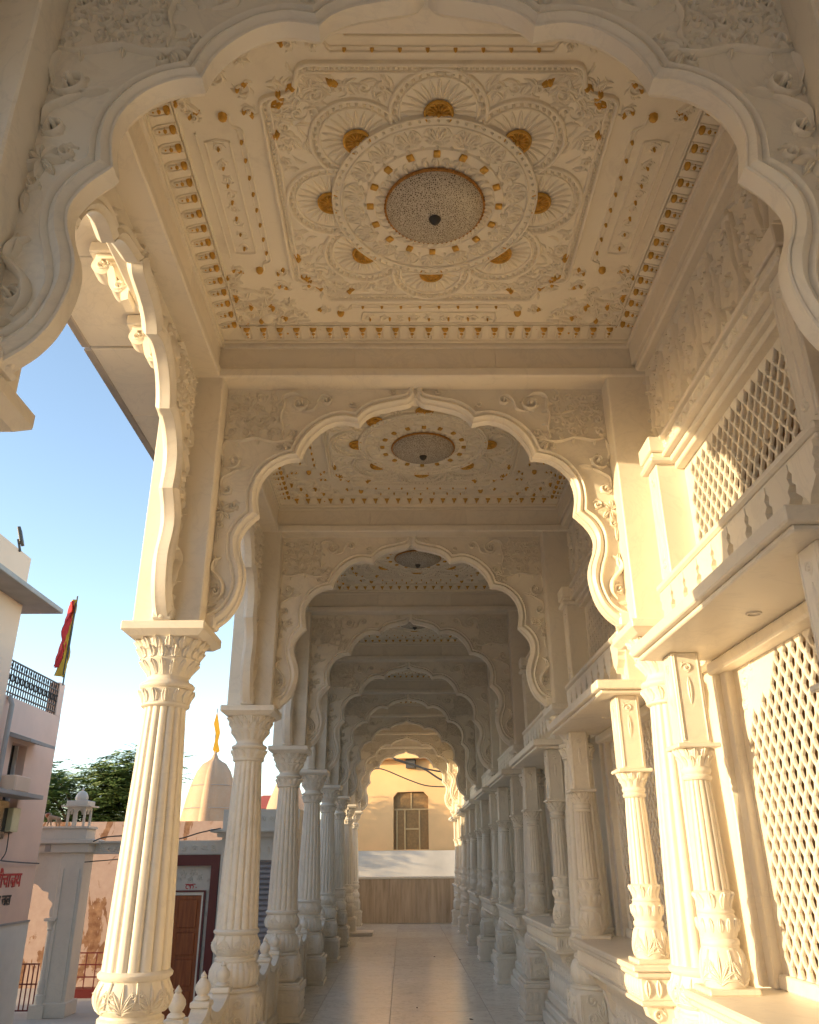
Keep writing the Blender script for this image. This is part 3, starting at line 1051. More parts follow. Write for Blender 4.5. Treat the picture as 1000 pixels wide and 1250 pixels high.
CEIL = ceiling_parts()
ZC = 4.965
def make_ceiling(loc, label, group, near):
    white, gold, med, medc, petals, bw, bgd, HU, HV = CEIL
    t = thing('carved_ceiling', label, 'ceiling', loc, group)
    dn = lambda V: np.stack([V[:, 0], V[:, 1], -V[:, 2]], 1)
    def D(m):
        o = MB(); o.addmb(m, dn); return o
    g = globals().setdefault('_ceil_mesh', {})
    if not g:
        g['slab'] = box(-HU - .15, HU + .15, -HV - .2, HV + .2, 0, .12).mesh('slab', 'ceiling')
        g['white'] = D(white).mesh('scroll_carving', 'ceiling', True, 45)
        g['gold'] = D(gold).mesh('gilt_leaves', 'gold', True, 50)
        g['med'] = D(med).mesh('medallion', 'ceiling', True, 40)
        g['medc'] = D(medc).mesh('shell_carving', 'ceiling', True, 45)
        for i, (a, b) in enumerate(petals):
            g['p%d' % i] = D(a).mesh('petal_fan', 'ceiling', True, 45)
            g['h%d' % i] = D(b).mesh('gilt_hub', 'gold', True, 50)
        g['bw'] = D(bw).mesh('border_motif', 'ceiling', True, 45)
        g['bg'] = D(bgd).mesh('gilt_bud', 'gold', True, 50)
        # cornice slope between wall and ceiling
        b = MB()
        zb = -.052
        O = [(-HU, -HV), (HU, -HV), (HU, HV), (-HU, HV)]; I = [(x * (HU - .135) / HU, y * (HV - .135) / HV) for x, y in O]
        V = [(x, y, zb) for x, y in O] + [(x, y, -.022) for x, y in I] + [(x, y, -.0) for x, y in I]
        F = [(i, (i + 1) % 4, 4 + (i + 1) % 4, 4 + i) for i in range(4)] + [(4 + i, 4 + (i + 1) % 4, 8 + (i + 1) % 4, 8 + i) for i in range(4)]
        b.add(V, F)
        for s in (-1, 1):
            b.addmb(box(s * HU, s * (HU - .02), -HV, HV, zb - .018, zb + .02, .004)); b.addmb(box(-HU, HU, s * HV, s * (HV - .02), zb - .018, zb + .02, .004))
        g['band'] = b.mesh('border_band', 'ceiling')
    part('slab', g['slab'], None, t)
    bo = part('border_band', g['band'], None, t)
    part('scroll_carving', g['white'], None, t)
    part('gilt_leaves', g['gold'], None, t)
    m = part('medallion', g['med'], None, t)
    part('shell_carving', g['medc'], None, m)
    for i in range(8):
        pf = part('petal_fan', g['p%d' % i], None, t)
        part('gilt_hub', g['h%d' % i], None, pf)
    # border motifs
    spots = []
    nu, nv = 23, 20
    slope = .03 / .135
    for i in range(nu):
        x = -HU + .19 + (2 * HU - .38) * i / (nu - 1)
        spots += [(x, HV - .128, 0), (x, -HV + .128, PI)]
    for j in range(nv):
        y = -HV + .17 + (2 * HV - .34) * j / (nv - 1)
        spots += [(HU - .128, y, -PI / 2), (-HU + .128, y, PI / 2)]
    if near:
        for x, y, a in spots:
            o = bpy.data.objects.new('border_motif', g['bw']); COL.objects.link(o); o.parent = bo
            o.matrix_local = Matrix.Translation((x, y, -.024)) @ Matrix.Rotation(a, 4, 'Z') @ Matrix.Rotation(-math.atan(slope), 4, 'X')
            o2 = bpy.data.objects.new('gilt_bud', g['bg']); COL.objects.link(o2); o2.parent = bo
            o2.matrix_local = Matrix.Translation((x, y, -.024)) @ Matrix.Rotation(a, 4, 'Z') @ Matrix.Rotation(-math.atan(slope), 4, 'X')
    else:
        if 'bwj' not in g:
            for key, src, nm, mt in (('bwj', bw, 'border_motif', 'ceiling'), ('bgj', bgd, 'gilt_bud', 'gold')):
                J = MB(); base = dn(src.arr())
                for x, y, a in spots:
                    mat = Matrix.Translation((x, y, -.024)) @ Matrix.Rotation(a, 4, 'Z') @ Matrix.Rotation(-math.atan(slope), 4, 'X')
                    A = np.array(mat)
                    J.add(base @ A[:3, :3].T + A[:3, 3], src.f)
                g[key] = J.mesh(nm, mt, True, 45)
        part('border_motif', g['bwj'], None, bo, kind='stuff'); part('gilt_bud', g['bgj'], None, bo, kind='stuff')
    return t
CCX = .185
for k in range(8):
    lab = 'nearest carved ceiling with gilt leaves round a big medallion lamp' if k == 0 else '%s carved and gilded ceiling bay down the corridor, beyond the near one' % ORD[k]
    c = make_ceiling((CCX, MID[k], ZC), lab, 'carved gilded ceilings', k == 0)
    if k == 0: c.scale = (1, 2.87 / P, 1)
tag(part('roof', merge(box(-2.2, 4.2, -9, 25.0, ZC + .14, ZC + .35), box(-1.6, 1.8, -9, 1.83, 4.96, ZC + .14)), 'whitewash'), 'flat white roof slab over the whole marble arcade', 'roof')

# ---------- lamps
def make_lamp(loc, label):
    t = thing('ceiling_lamp', label, 'lamp', loc, 'round glass ceiling lamps')
    bp = [(.27, -.050), (.262, -.064), (.23, -.086), (.18, -.106), (.11, -.120), (.04, -.126), (.0001, -.127)]
    part('glass_bowl', lathe(bp[::-1], 56), 'lamp', t, True)
    rm = lathe([(.262, -.035), (.277, -.040), (.279, -.048), (.270, -.056), (.262, -.054)], 56, caps=False)
    for i in range(64):
        a = 2 * PI * i / 64
        d = MB(); dome(d, 0, 0, .008, .008, 5)
        rm.addmb(d, lambda V, a=a: np.stack([V[:, 0] + .274 * math.cos(a), V[:, 1] + .274 * math.sin(a), -V[:, 2] - .050], 1))
    part('rim', rm, 'dark_gold', t, True)
    part('finial', lathe([(.004, -.166), (.012, -.161), (.022, -.153), (.030, -.139), (.034, -.129), (.02, -.123)], 16), 'iron', t, True)
    return t
l0 = make_lamp((CCX, MID[0], ZC), 'nearest round mottled glass lamp, at the centre of the near ceiling medallion')
lt = tree_of(l0)
for k in range(1, 8):
    copy_thing(lt, '%s round mottled glass lamp along the corridor ceiling, past the near one' % ORD[k], (CCX, MID[k], ZC))

# ---------- eave with brackets on the open side
def bracket_mesh():
    r = MB()
    out = merge(box(-.42, -.16, -.075, .075, -.085, -.005, .01), box(-.38, -.16, -.06, .06, -.12, -.085, .008))
    path = catmull([(-.36, -.12), (-.375, -.17), (-.33, -.21), (-.29, -.19), (-.27, -.24), (-.25, -.31), (-.215, -.34), (-.18, -.31), (-.175, -.38), (-.17, -.42)], 4)
    V = []; F = []
    n = len(path)
    for k, (x, z) in enumerate(path):
        d = np.array(path[min(k + 1, n - 1)]) - np.array(path[max(k - 1, 0)]); d /= np.hypot(*d); nx, nz = -d[1], d[0]
        for (o, y) in ((-.5, -.05), (.5, -.06), (.5, .06), (-.5, .05)):
            V.append((x + nx * o * .045, y, z + nz * o * .045))
    for k in range(n - 1):
        for i in range(4):
            F.append((k * 4 + i, k * 4 + (i + 1) % 4, k * 4 + 4 + (i + 1) % 4, k * 4 + 4 + i))
    F += [(0, 1, 2, 3), tuple(range((n - 1) * 4, n * 4))[::-1]]
    out.add(V, F)
    web = prism([(-.16, -.09), (-.34, -.11), (-.30, -.18), (-.24, -.24), (-.20, -.32), (-.16, -.41)], -.028, .028, 'y')
    out.addmb(web)
    for (x, z, r0) in ((-.335, -.165, .042), (-.21, -.31, .045)):
        for s in (-1, 1):
            c = MB(); curl(c, x, z, r0, 1, 1.3 * s, .018, .03, 4, .7)
            out.addmb(c, lambda V, s=s: np.stack([V[:, 0], s * (.05 + V[:, 2]), V[:, 1]], 1), s > 0)
    return out
def make_eave(loc, label, Lh=P / 2):
    t = thing('stone_eave', label, 'eave', loc, 'stone eaves over the open side')
    for a, b in ((-Lh, -.47), (-.466, .47), (.474, Lh - .004)):
        part('eave_slab', box(-.82, -.14, a, b, 0, .075, .006), 'marble', t)
    part('drip_edge', box(-.86, -.80, -Lh, Lh - .004, -.012, .10, .008), 'slab_grey', t)
    me = bracket_mesh().mesh('bracket', 'carving', True, 40)
    for y in (-1.0, -.30, .40, 1.1):
        o = part('bracket', me, None, t); o.location = (0, y, 0)
    return t
e0 = make_eave((XL - .01, MID[0], 4.985), 'near stone eave slab at left, against the blue sky, on scroll brackets')
et = tree_of(e0)
for k in range(1, 8):
    copy_thing(et, '%s stone eave slab along the open left flank, beyond the near one' % ORD[k], (XL - .01, MID[k], 4.985))
copy_thing(et, 'stone eave slab over the camera position on the open left flank', (XL - .01, YK[0] - P / 2, 4.985))

# ---------- balustrade between the left columns
def make_balustrade(loc, label):
    t = thing('marble_balustrade', label, 'balustrade', loc, 'marble balustrades between the left columns')
    h = P / 2
    part('base_rail', box(-.07, .07, -h + .29, h - .29, 0, .10, .008), 'marble', t)
    post = merge(box(-.055, .055, -.055, .055, 0, .66, .006), box(-.07, .07, -.07, .07, .66, .70, .008))
    pr = MB()
    for s in (-1, 1):
        leaf(pr, s * .02, .2, PI / 2, .3, .03, .008)
    post.addmb(square_relief(.055, 0, 1, pr))
    fin = lathe([(.05, .70), (.058, .712), (.05, .725), (.034, .735), (.046, .75), (.056, .775), (.052, .80), (.034, .825), (.02, .84), (.024, .852), (.012, .87), (.002, .885)], 20)
    mp = post.mesh('post', 'marble'); mf = fin.mesh('finial', 'marble', True)
    ys = [-h + .35, -.36, .36, h - .35]
    for y in ys:
        o = part('post', mp, None, t); o.location = (0, y, 0)
        f = part('finial', mf, None, o)
    bar = box(-.03, .03, -.022, .022, .10, .56, .006).mesh('baluster', 'marble')
    for a, b in zip(ys[:-1], ys[1:]):
        # swept coping
        pts = catmull([(a + .05, .66), (a + .13, .62), ((a + b) / 2, .585), (b - .13, .62), (b - .05, .66)], 5)
        poly = [(p[0], p[1] - .055) for p in pts] + [(p[0], p[1]) for p in pts[::-1]]
        part('coping', prism(poly, -.06, .06, 'x'), 'marble', t)
        part('panel', box(-.015, .015, a + .055, b - .055, .10, .54), 'marble', t)
        n = 6
        for i in range(n):
            o = part('baluster', bar, None, t); o.location = (0, a + .055 + (b - a - .11) * (i + .5) / n, 0)
    return t
b0 = make_balustrade((XL - .02, MID[0], 0), 'low marble balustrade below the frame at left, before the nearest column')
bt = tree_of(b0)
for k in range(1, 8):
    copy_thing(bt, '%s low marble balustrade with pointed finials, between left columns %s and %s' % (ORD[k], ORD[k - 1], ORD[k]), (XL - .02, MID[k], 0))

# ---------- pierced screens
def jali(u0, u1, v0, v1, cw, chh, inside, thick=.03, ratio=.70):
    """lattice in (u, v, h); cells are diamonds, rows staggered"""
    mb = MB()
    nu = int(math.ceil((u1 - u0) / cw)) + 1; nv = int(math.ceil((v1 - v0) / (chh / 2))) + 1
    dia = []
    for (x, y) in ((0, 1), (.5, .5), (1, 0), (.5, -.5), (0, -1), (-.5, -.5), (-1, 0), (-.5, .5)):
        dia.append((x * cw / 2, y * chh / 2))
    hole = [(0, 1.12), (.50, .52), (.92, .14), (.70, -.42), (0, -.88), (-.70, -.42), (-.92, .14), (-.50, .52)]
    hole = [(x * cw / 2 * ratio * 1.02, y * chh / 2 * ratio) for x, y in hole]
    for j in range(nv):
        for i in range(nu):
            cx_ = u0 + i * cw + (cw / 2 if j % 2 else 0); cy_ = v0 + j * chh / 2
            if cx_ > u1 or cy_ > v1: continue
            if inside(cx_, cy_):
                V = [(cx_ + x, cy_ + y, 0) for x, y in dia] + [(cx_ + x * 1.08, cy_ + y * 1.08, 0) for x, y in hole] + [(cx_ + x, cy_ + y, -.005) for x, y in hole] + [(cx_ + x, cy_ + y, -thick) for x, y in hole]
                F = []
                for a in range(8):
                    b = (a + 1) % 8
                    F += [(a, 8 + a, 8 + b, b), (8 + a, 16 + a, 16 + b, 8 + b), (16 + a, 24 + a, 24 + b, 16 + b)]
                mb.add(V, F)
            else:
                V = [(cx_ + x, cy_ + y, .0) for x, y in dia]
                mb.add(V, [tuple(range(8))[::-1]])
    return mb
def lobed(hu, z0, z1):
    def f(u, v):
        if abs(u) > hu or v < z0: return False
        s = (z1 - v)
        # stepped multifoil head
        w = hu * min(1.0, (max(0, s) / (z1 - z0) * 3.4) ** .5)
        w += .03 * math.sin(s * 26)
        return s > .02 and abs(u) < w
    return f

def on_wall(x):    # (u, v, h) -> plane facing -X ; u along Y
    return lambda V: np.stack([x - V[:, 2], V[:, 0], V[:, 1]], 1)

def make_lower_window(loc, label):
    t = thing('window_bay', label, 'window bay', loc, 'lower carved window bays along the right wall')
    H = P / 2 - .44
    # dado below the ledge
    dado = merge(box(1.50, 1.95, -H - .10, H + .10, 0, .12, .01), box(1.53, 1.95, -H - .10, H + .10, .12, .20, .012), box(1.57, 1.95, -H - .10, H + .10, .20, .30, .015),
                 box(1.60, 1.95, -H - .10, H + .10, .30, .62), box(1.57, 1.95, -H - .10, H + .10, .62, .68, .012), box(1.54, 1.95, -H - .10, H + .10, .68, .76, .01), box(1.56, 1.95, -H - .1, H + .1, .76, .84))
    part('dado', dado, 'marble', t)
    rel = MB()
    n = 14
    for i in range(n):
        u = -H + (2 * H) * (i + .5) / n
        leaf(rel, u, .33, PI / 2, .16, .10, .02); leaf(rel, u + .07, .52, PI / 2 * .6, .09, .04, .012)
        curl(rel, u, .55, .03, i, 1.2 if i % 2 else -1.2, .012, .016, 3, .8)
    c = MB(); c.addmb(rel, on_wall(1.60)); part('dado_carving', c, 'carving', t, True, 50)
    led = merge(box(1.325, 1.80, -H, H, 1.00, 1.035, .008), box(1.345, 1.80, -H + .02, H - .02, .965, 1.0, .01))
    part('ledge', led, 'marble', t)
    part('ledge_band', merge(box(1.375, 1.80, -H + .05, H - .05, .85, .965, .004), box(1.36, 1.8, -H + .035, H - .035, .825, .85, .006)), 'marble', t)
    rel = MB()
    n = 30
    for i in range(n):
        u = -H + .08 + (2 * H - .16) * i / (n - 1)
        leaf(rel, u, .955, -PI / 2, .09, .05, .016, n=5)
        dome(rel, u + .033, .875, .012, .014, 5)
    c = MB(); c.addmb(rel, on_wall(1.375))
    rel2 = MB()
    for i in range(6):
        u = 1.41 + i * .065
        leaf(rel2, u, .955, -PI / 2, .09, .05, .016, n=5)
    for s in (-1, 1):
        c.addmb(rel2, lambda V, s=s: np.stack([V[:, 0], s * (H - .05 + V[:, 2]), V[:, 1]], 1), s < 0)
    part('band_carving', c, 'carving', t, True, 50)
    for s in (-1, 1):
        y0 = s * (H - .14)
        b = prism([(1.40, .825), (1.60, .825), (1.60, .50), (1.56, .56), (1.53, .68), (1.47, .73), (1.42, .76)], y0 - .05, y0 + .05, 'y')
        cc = MB(); curl(cc, 1.47, .77, .04, 0, 1.2, .018, .014, 3)
        b.addmb(cc, lambda V, y0=y0: np.stack([V[:, 0], y0 - .05 - V[:, 2], V[:, 1]], 1))
        part('bracket', b, 'carving', t, False)
    # small columns with piers
    def smallcol(y):
        c = part('small_column', merge(box(-.115, .115, -.115, .115, 1.035, 1.06, .005)), 'marble', t)
        c.location = (1.485, y, 0)
        p1 = [(.09, 1.06), (.10, 1.075), (.104, 1.12), (.098, 1.19), (.082, 1.225), (.088, 1.235), (.088, 1.25), (.078, 1.26), (.085, 1.28), (.095, 1.305), (.093, 1.34), (.08, 1.36), (.086, 1.37), (.074, 1.385), (.078, 1.41), (.09, 1.45), (.078, 1.462)]
        bs = lathe(p1, 32)
        bs.addmb(palmettes(1.072, 1.215, 6, .10, .010), on_lathe(p1)); bs.addmb(leafband(1.285, 1.345, 0, 14, .009), on_lathe(p1)); bs.addmb(leafband(1.385, 1.455, 0, 9, .012), on_lathe(p1))
        part('base', bs, 'carving', c, True, 50)
        part('shaft', lathe([(.078, 1.458), (.074, 1.6), (.066, 1.85), (.060, 1.965)], 84, flutes(14, .12)), 'marble', c, True, 30)
        p2 = [(.062, 1.96), (.072, 1.967), (.074, 1.98), (.064, 1.99), (.072, 2.0), (.074, 2.015), (.066, 2.025), (.072, 2.05), (.086, 2.085), (.092, 2.115)]
        cp = lathe(p2, 32); cp.addmb(leafband(2.025, 2.112, 0, 12, .012, 2), on_lathe(p2))
        part('capital', cp, 'carving', c, True, 50)
        part('abacus', box(-.108, .108, -.108, .108, 2.113, 2.135, .004), 'marble', c)
        pi_ = box(-.075, .075, -.075, .075, 2.135, 2.60, .005)
        rl = MB(); curl(rl, 0, 2.52, .03, 0, 1.2, .01, .008, 3); leaf(rl, 0, 2.47, -PI / 2, .14, .03, .007)
        for sx in (-1, 1): ridge(rl, [(sx * .06, 2.15), (sx * .06, 2.59)], .008, .006, 1, 1)
        pi_.addmb(square_relief(.075, 0, 1, rl))
        part('pier', pi_, 'marble', c)
    smallcol(-P / 2 + .60); smallcol(P / 2 - .58)
    # pierced screen in its frame
    z0, z1, hu = 1.12, 2.56, .84
    L = jali(-.90, .90, 1.07, 2.60, .090, .118, lobed(hu, z0, z1), .017, .76)
    c = MB(); c.addmb(L, on_wall(1.785)); part('jali_screen', c, 'carving', t)
    fr = merge(box(1.74, 1.86, -.985, -.90, 1.035, 2.60, .006), box(1.74, 1.86, .90, .985, 1.035, 2.60, .006), box(1.76, 1.86, -.90, .90, 1.035, 1.10, .006), box(1.755, 1.86, -.90, .90, 2.545, 2.60, .006),
               box(1.71, 1.80, -1.03, -.985, 1.035, 2.60, .006), box(1.71, 1.80, .985, 1.03, 1.035, 2.60, .006), box(1.69, 1.80, -1.03, 1.03, 2.53, 2.60, .012))
    part('screen_frame', fr, 'marble', t)
    rel = MB()
    for s in (-1, 1):
        curl(rel, s * .76, 2.45, .05, 1, s * 1.2, .012, .010, 4); curl(rel, s * .80, 2.33, .04, 3, -s * 1.2, .012, .010, 4)
        curl(rel, s * .66, 2.50, .03, 3, -s * 1.2, .010, .010, 3); leaf(rel, s * .83, 2.30, -PI / 2, .14, .03, .009)
    c = MB(); c.addmb(rel, on_wall(1.785)); part('corner_carving', c, 'carving', t, True, 50)
    # canopy slab
    part('canopy_slab', merge(box(1.27, 1.83, -H - .02, H + .02, 2.625, 2.685, .006), box(1.30, 1.83, -H + .01, H - .01, 2.60, 2.625, .006)), 'marble', t)
    dl = MB(); ring(dl, 0, 0, .030, .012, .008, n=20); dome(dl, 0, 0, .02, .004, 10)
    o = MB(); o.addmb(dl, lambda V: np.stack([V[:, 0] + 1.56, V[:, 1] + .02, 2.5995 - V[:, 2]], 1)); part('downlight', o, 'marble', t, True)
    return t

def make_balcony(loc, label):
    t = thing('upper_balcony', label, 'balcony', loc, 'upper pierced balconies along the right wall')
    H = P / 2 - .44
    # parapet with hanging scalloped panels
    part('parapet', merge(box(1.50, 1.80, -H + .03, H - .03, 2.685, 2.99)), 'marble', t)
    part('handrail', merge(box(1.445, 1.80, -H + .01, H - .01, 2.985, 3.03, .012), box(1.46, 1.8, -H + .02, H - .02, 2.965, 2.985, .005)), 'marble', t)
    n = 9
    w = (2 * H - .08) / n
    hpz = [(-w / 2 + .004, 2.965), (-w / 2 + .004, 2.935), (-w / 2 + .022, 2.915), (-w / 2 + .010, 2.885), (-w / 2 + .034, 2.865), (-w / 2 + .026, 2.835), (-w / 2 + .060, 2.805), (-.022, 2.79), (0, 2.755)]
    poly = hpz + [(-a_, b_) for a_, b_ in hpz[-2::-1]]
    me = prism(poly, 1.452, 1.502, 'x').mesh('hanging_panel', 'marble')
    for i in range(n):
        o = part('hanging_panel', me, None, t); o.location = (0, -H + .04 + w * (i + .5), 0)
    rel = MB()
    for i in range(2 * n):
        u = -H + .06 + (2 * H - .12) * i / (2 * n - 1)
        curl(rel, u, 2.715, .022, i * 2, 1.1 if i % 2 else -1.1, .010, .012, 3, .8)
    c = MB(); c.addmb(rel, on_wall(1.50)); part('base_carving', c, 'carving', t, True, 50)
    for s in (-1, 1):
        y0, y1 = sorted((s * (H - .02), s * (H - .17)))
        p_ = part('pier', merge(box(1.49, 1.72, y0, y1, 3.03, 3.74, .005)), 'marble', t)
        part('pier_cap', merge(box(1.455, 1.74, y0 - .03, y1 + .03, 3.80, 3.90, .006), box(1.47, 1.74, y0 - .015, y1 + .015, 3.765, 3.80, .006), box(1.45, 1.74, y0 - .035, y1 + .035, 3.73, 3.765, .010)), 'marble', p_)
        rl = MB(); uc = (y0 + y1) / 2
        for sx in (-1, 1): ridge(rl, [(uc + sx * .058, 3.06), (uc + sx * .058, 3.71)], .010, .008, 1, 1)
        curl(rl, uc, 3.64, .03, 0, 1.2, .012, .010, 4); curl(rl, uc, 3.13, .03, 2, -1.2, .012, .010, 4); leaf(rl, uc, 3.60, -PI / 2, .2, .035, .008); leaf(rl, uc, 3.17, PI / 2, .2, .035, .008)
        c = MB(); c.addmb(rl, on_wall(1.49)); part('pier_carving', c, 'carving', p_, True, 50)
    part('lintel', merge(box(1.60, 1.75, -H + .17, H - .17, 3.70, 3.735, .006), box(1.57, 1.75, -H + .17, H - .17, 3.735, 3.77, .006), box(1.53, 1.75, -H + .17, H - .17, 3.77, 3.80, .006), box(1.55, 1.75, -H + .17, H - .17, 3.80, 3.88), box(1.52, 1.75, -H + .17, H - .17, 3.88, 3.905, .006)), 'marble', t)
    rel = MB()
    n = 26
    for i in range(n):
        u = -H + .20 + (2 * H - .40) * i / (n - 1)
        s = 1 if i % 2 else -1
        leaf(rel, u - .025, 3.84 - s * .028, s * .8, .075, .03, .014, n=5); dome(rel, u, 3.84 + s * .02, .010, .014, 5)
    c = MB(); c.addmb(rel, on_wall(1.55)); part('lintel_carving', c, 'carving', t, True, 50)
    hu = H - .20
    def ins(u, v):
        if v > 3.66 or v < 3.05: return False
        return abs(u) < hu - .03 - .08 * max(0, (v - 3.3)) ** 1
    L = jali(-H + .14, H - .14, 3.02, 3.72, .086, .112, ins, .018, .80)
    c = MB(); c.addmb(L, on_wall(1.655)); part('jali_screen', c, 'carving', t)
    return t
for k in range(8):
    nm = 'nearest' if k == 0 else ORD[k]
    la = ('nearest lower window bay at right, big pierced screen behind a sunlit small column' if k == 0 else '%s lower window bay along the right wall, pierced screen behind small columns' % ORD[k])
    lb = ('nearest upper balcony at right, pierced screen half lit by the sun' if k == 0 else '%s upper balcony along the right wall, pierced screen above scalloped parapet' % ORD[k])
    if k == 0:
        w0 = make_lower_window((0, MID[0], 0), la); wt = tree_of(w0)
        u0 = make_balcony((0, MID[0], 0), lb); ut = tree_of(u0)
        # the bay beside the viewer shares the wall too
    else:
        copy_thing(wt, la, (0, MID[k], 0)); copy_thing(ut, lb, (0, MID[k], 0))

# ---------- the right wall itself, with openings behind the screens
wall = thing('right_wall', 'long marble wall behind the window bays on the right of the corridor', 'wall', (0, 0, 0))
def solid(x0, x1, y0, y1, z0, z1): return box(x0, x1, y0, y1, z0, z1)
wallc = MB()
for k in range(9):
    ya = (MID[k - 1] + 1.03) if k else -9.0
    yb = (MID[k] - 1.03) if k < 8 else 25.0
    wallc.addmb(solid(1.80, 2.0, ya, yb, 0, 2.62))
    ya2 = (MID[k - 1] + .93) if k else -9.0
    yb2 = (MID[k] - .93) if k < 8 else 25.0
    wallc.addmb(solid(1.72, 2.0, ya2, yb2, 2.62, 3.90))
for k in range(8):
    wallc.addmb(solid(1.80, 2.0, MID[k] - 1.03, MID[k] + 1.03, 0, 1.06))
    wallc.addmb(solid(1.80, 2.0, MID[k] - 1.03, MID[k] + 1.03, 2.59, 2.75))
    wallc.addmb(solid(1.76, 2.0, MID[k] - .93, MID[k] + .93, 2.70, 3.03))
    wallc.addmb(solid(1.76, 2.0, MID[k] - .93, MID[k] + .93, 3.70, 3.90))
part('wall_panel', wallc, 'marble', wall)
part('upper_wall', solid(1.66, 2.0, -9, 25.0, 3.901, 4.96), 'marble', wall)
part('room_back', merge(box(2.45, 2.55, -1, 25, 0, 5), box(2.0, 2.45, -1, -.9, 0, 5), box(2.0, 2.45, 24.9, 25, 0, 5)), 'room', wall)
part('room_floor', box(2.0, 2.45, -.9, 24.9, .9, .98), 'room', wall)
rel = MB(); h = .024
def wall_relief(r, u0, u1):
    rnd = random.Random(9)
    c = (u0 + u1) / 2; w = (u1 - u0)
    z0, z1 = 3.98, 4.60
    n = 4
    for i in range(n):
        for s in (-1, 1):
            uc = c + s * w * (i + .5) / (2 * n)
            # cartouche loop like a hanging pointed arch
            pts = catmull([(uc - .13, z1 - .02), (uc - .11, 4.35), (uc - .14, 4.2), (uc - .08, 4.08), (uc, 4.0), (uc + .08, 4.08), (uc + .14, 4.2), (uc + .11, 4.35), (uc + .13, z1 - .02)], 4)
            ridge(r, pts, .016, h, 1, 1)
            curl(r, uc - .05, 4.5, .05, 1, 1.2, .016, h, 5, .8); curl(r, uc + .06, 4.42, .045, 3, -1.2, .016, h, 5, .8)
            curl(r, uc, 4.28, .05, 5, 1.2, .016, h, 5, .8)
            rosette(r, uc, 4.12, .04, h, 6)
            for q in range(7):
                leaf(r, uc + w / (4 * n) + rnd.uniform(-.04, .04), rnd.uniform(4.05, 4.58), rnd.uniform(0, 6.3), .085, .035, h, bend=rnd.uniform(-1, 1), n=5)
    for q in range(26):
        leaf(r, u0 + w * q / 26, 4.60, .4 if q % 2 else -.4, .08, .03, h * .8)
wall_relief(rel, -1.2, 1.2)
c = MB(); c.addmb(rel, lambda V: on_wall(1.66)(V * np.array([1, 1, 1.7]))); wm = c.mesh('arabesque_carving', 'carving', True, 50)
bm_ = merge(box(1.58, 1.70, -P / 2 + .15, P / 2 - .15, 4.72, 4.90, .003), box(1.60, 1.70, -P / 2 + .15, P / 2 - .15, 4.66, 4.72, .012), box(1.56, 1.62, -P / 2 + .15, P / 2 - .15, 4.87, 4.90, .004)).mesh('cornice_beam', 'marble')
for k in range(8):
    o = part('arabesque_carving', wm, None, wall); o.location = (0, MID[k], 0)
    o = part('cornice_beam', bm_, None, wall); o.location = (0, MID[k], 0)

tag(part('added_back_wall', box(-1.7, 2.0, -6.2, -6, 0, 4.96), 'marble'), 'plain marble wall added unseen behind the viewer to darken the framing arch', 'wall')  # unseen wall added to cut light from behind the framing arch
# ---------- end parapet and step
ep = thing('end_parapet', 'low brown veined marble parapet closing the far end of the corridor', 'parapet', (0, 25.1, 0))
w = (1.75 + 1.65) / 9
me = box(0, w - .004, -.02, .0, .02, 1.13, .002).mesh('panel', 'parapet')
for i in range(9):
    o = part('panel', me, None, ep); o.location = (-1.55 + i * w, 0, 0)
part('wall_core', box(-1.6, 1.9, .001, .18, -.1, 1.13), 'whitewash', ep)
part('coping', box(-1.6, 1.9, -.05, .22, 1.13, 1.195, .01), 'marble', ep)
tag(part('stone_step', box(-1.30, -.72, 21.1, 21.9, 0, .075, .008), 'grey_marble'), 'small grey stone step on the floor by the far left columns', 'step')

# ------------------------------------------------------------------ beyond the end: yellow house
yh = thing('yellow_house', 'sunlit yellow house seen through the last arch, with a shuttered window', 'house', (0, 34, 0), rz=R_(-10))
poly_w = [(-.394, 2.0), (-.394, 3.93), (-.22, 4.118), (.82, 4.118), (1.007, 3.93), (1.007, 2.0)]
wallm = merge(box(-3.2, -.394, 0, .4, -1.1, 8.0), box(1.007, 12, 0, .4, -1.1, 8.0), box(-.394, 1.007, 0, .4, -1.1, 2.0), box(-.394, 1.007, 0, .4, 4.118, 8.0),
              prism([(-.394, 3.93), (-.394, 4.118), (-.22, 4.118)], 0, .4, 'y'), prism([(1.007, 3.93), (.82, 4.118), (1.007, 4.118)], 0, .4, 'y'))
part('wall', wallm, 'yellow_wall', yh)
wn_ = part('window', box(-.394, 1.007, .20, .24, 2.0, 4.118), 'glass_dark', yh)
fr = merge(box(-.394, 1.007, .12, .18, 3.44, 3.50), box(-.30, -.24, .12, .18, 2, 3.44), box(.02, .08, .12, .18, 2, 3.44), box(.60, .66, .12, .18, 2, 3.44), box(.08, .60, .12, .17, 2.72, 2.78), box(.28, .34, .12, .18, 3.5, 4.118))
part('frame', fr, 'window_frame', wn_)
for (a, b, z0, z1) in ((-.39, .02, 2.0, 3.44), (.08, .60, 2.0, 2.72), (.08, .60, 2.78, 3.44), (.66, 1.0, 2.0, 3.44), (-.39, .28, 3.5, 4.1), (.34, 1.0, 3.5, 4.1)):
    part('shutter_leaf', box(a, b, .15, .175, z0, z1), 'window_wood', wn_)
part('sunshade', box(-3.2, 12, -.55, 0, 5.35, 5.47), 'yellow_wall', yh)
part('vent_box', box(.16, .54, -.30, 0, 5.0, 5.345, .01), 'iron', yh)
lw = thing('low_white_wall', 'whitewashed low wall at the foot of the yellow house', 'wall', (0, 32.6, 0))
part('wall', merge(box(-3.2, 12, 0, .25, -1.1, 1.95), box(-3.2, 12, .25, .9, 1.6, 1.95)), 'low_wall', lw)
tag(part('roadway', box(-9, 12, 25.4, 32.55, -1.099, -1.04), 'slab_grey'), kind='structure')
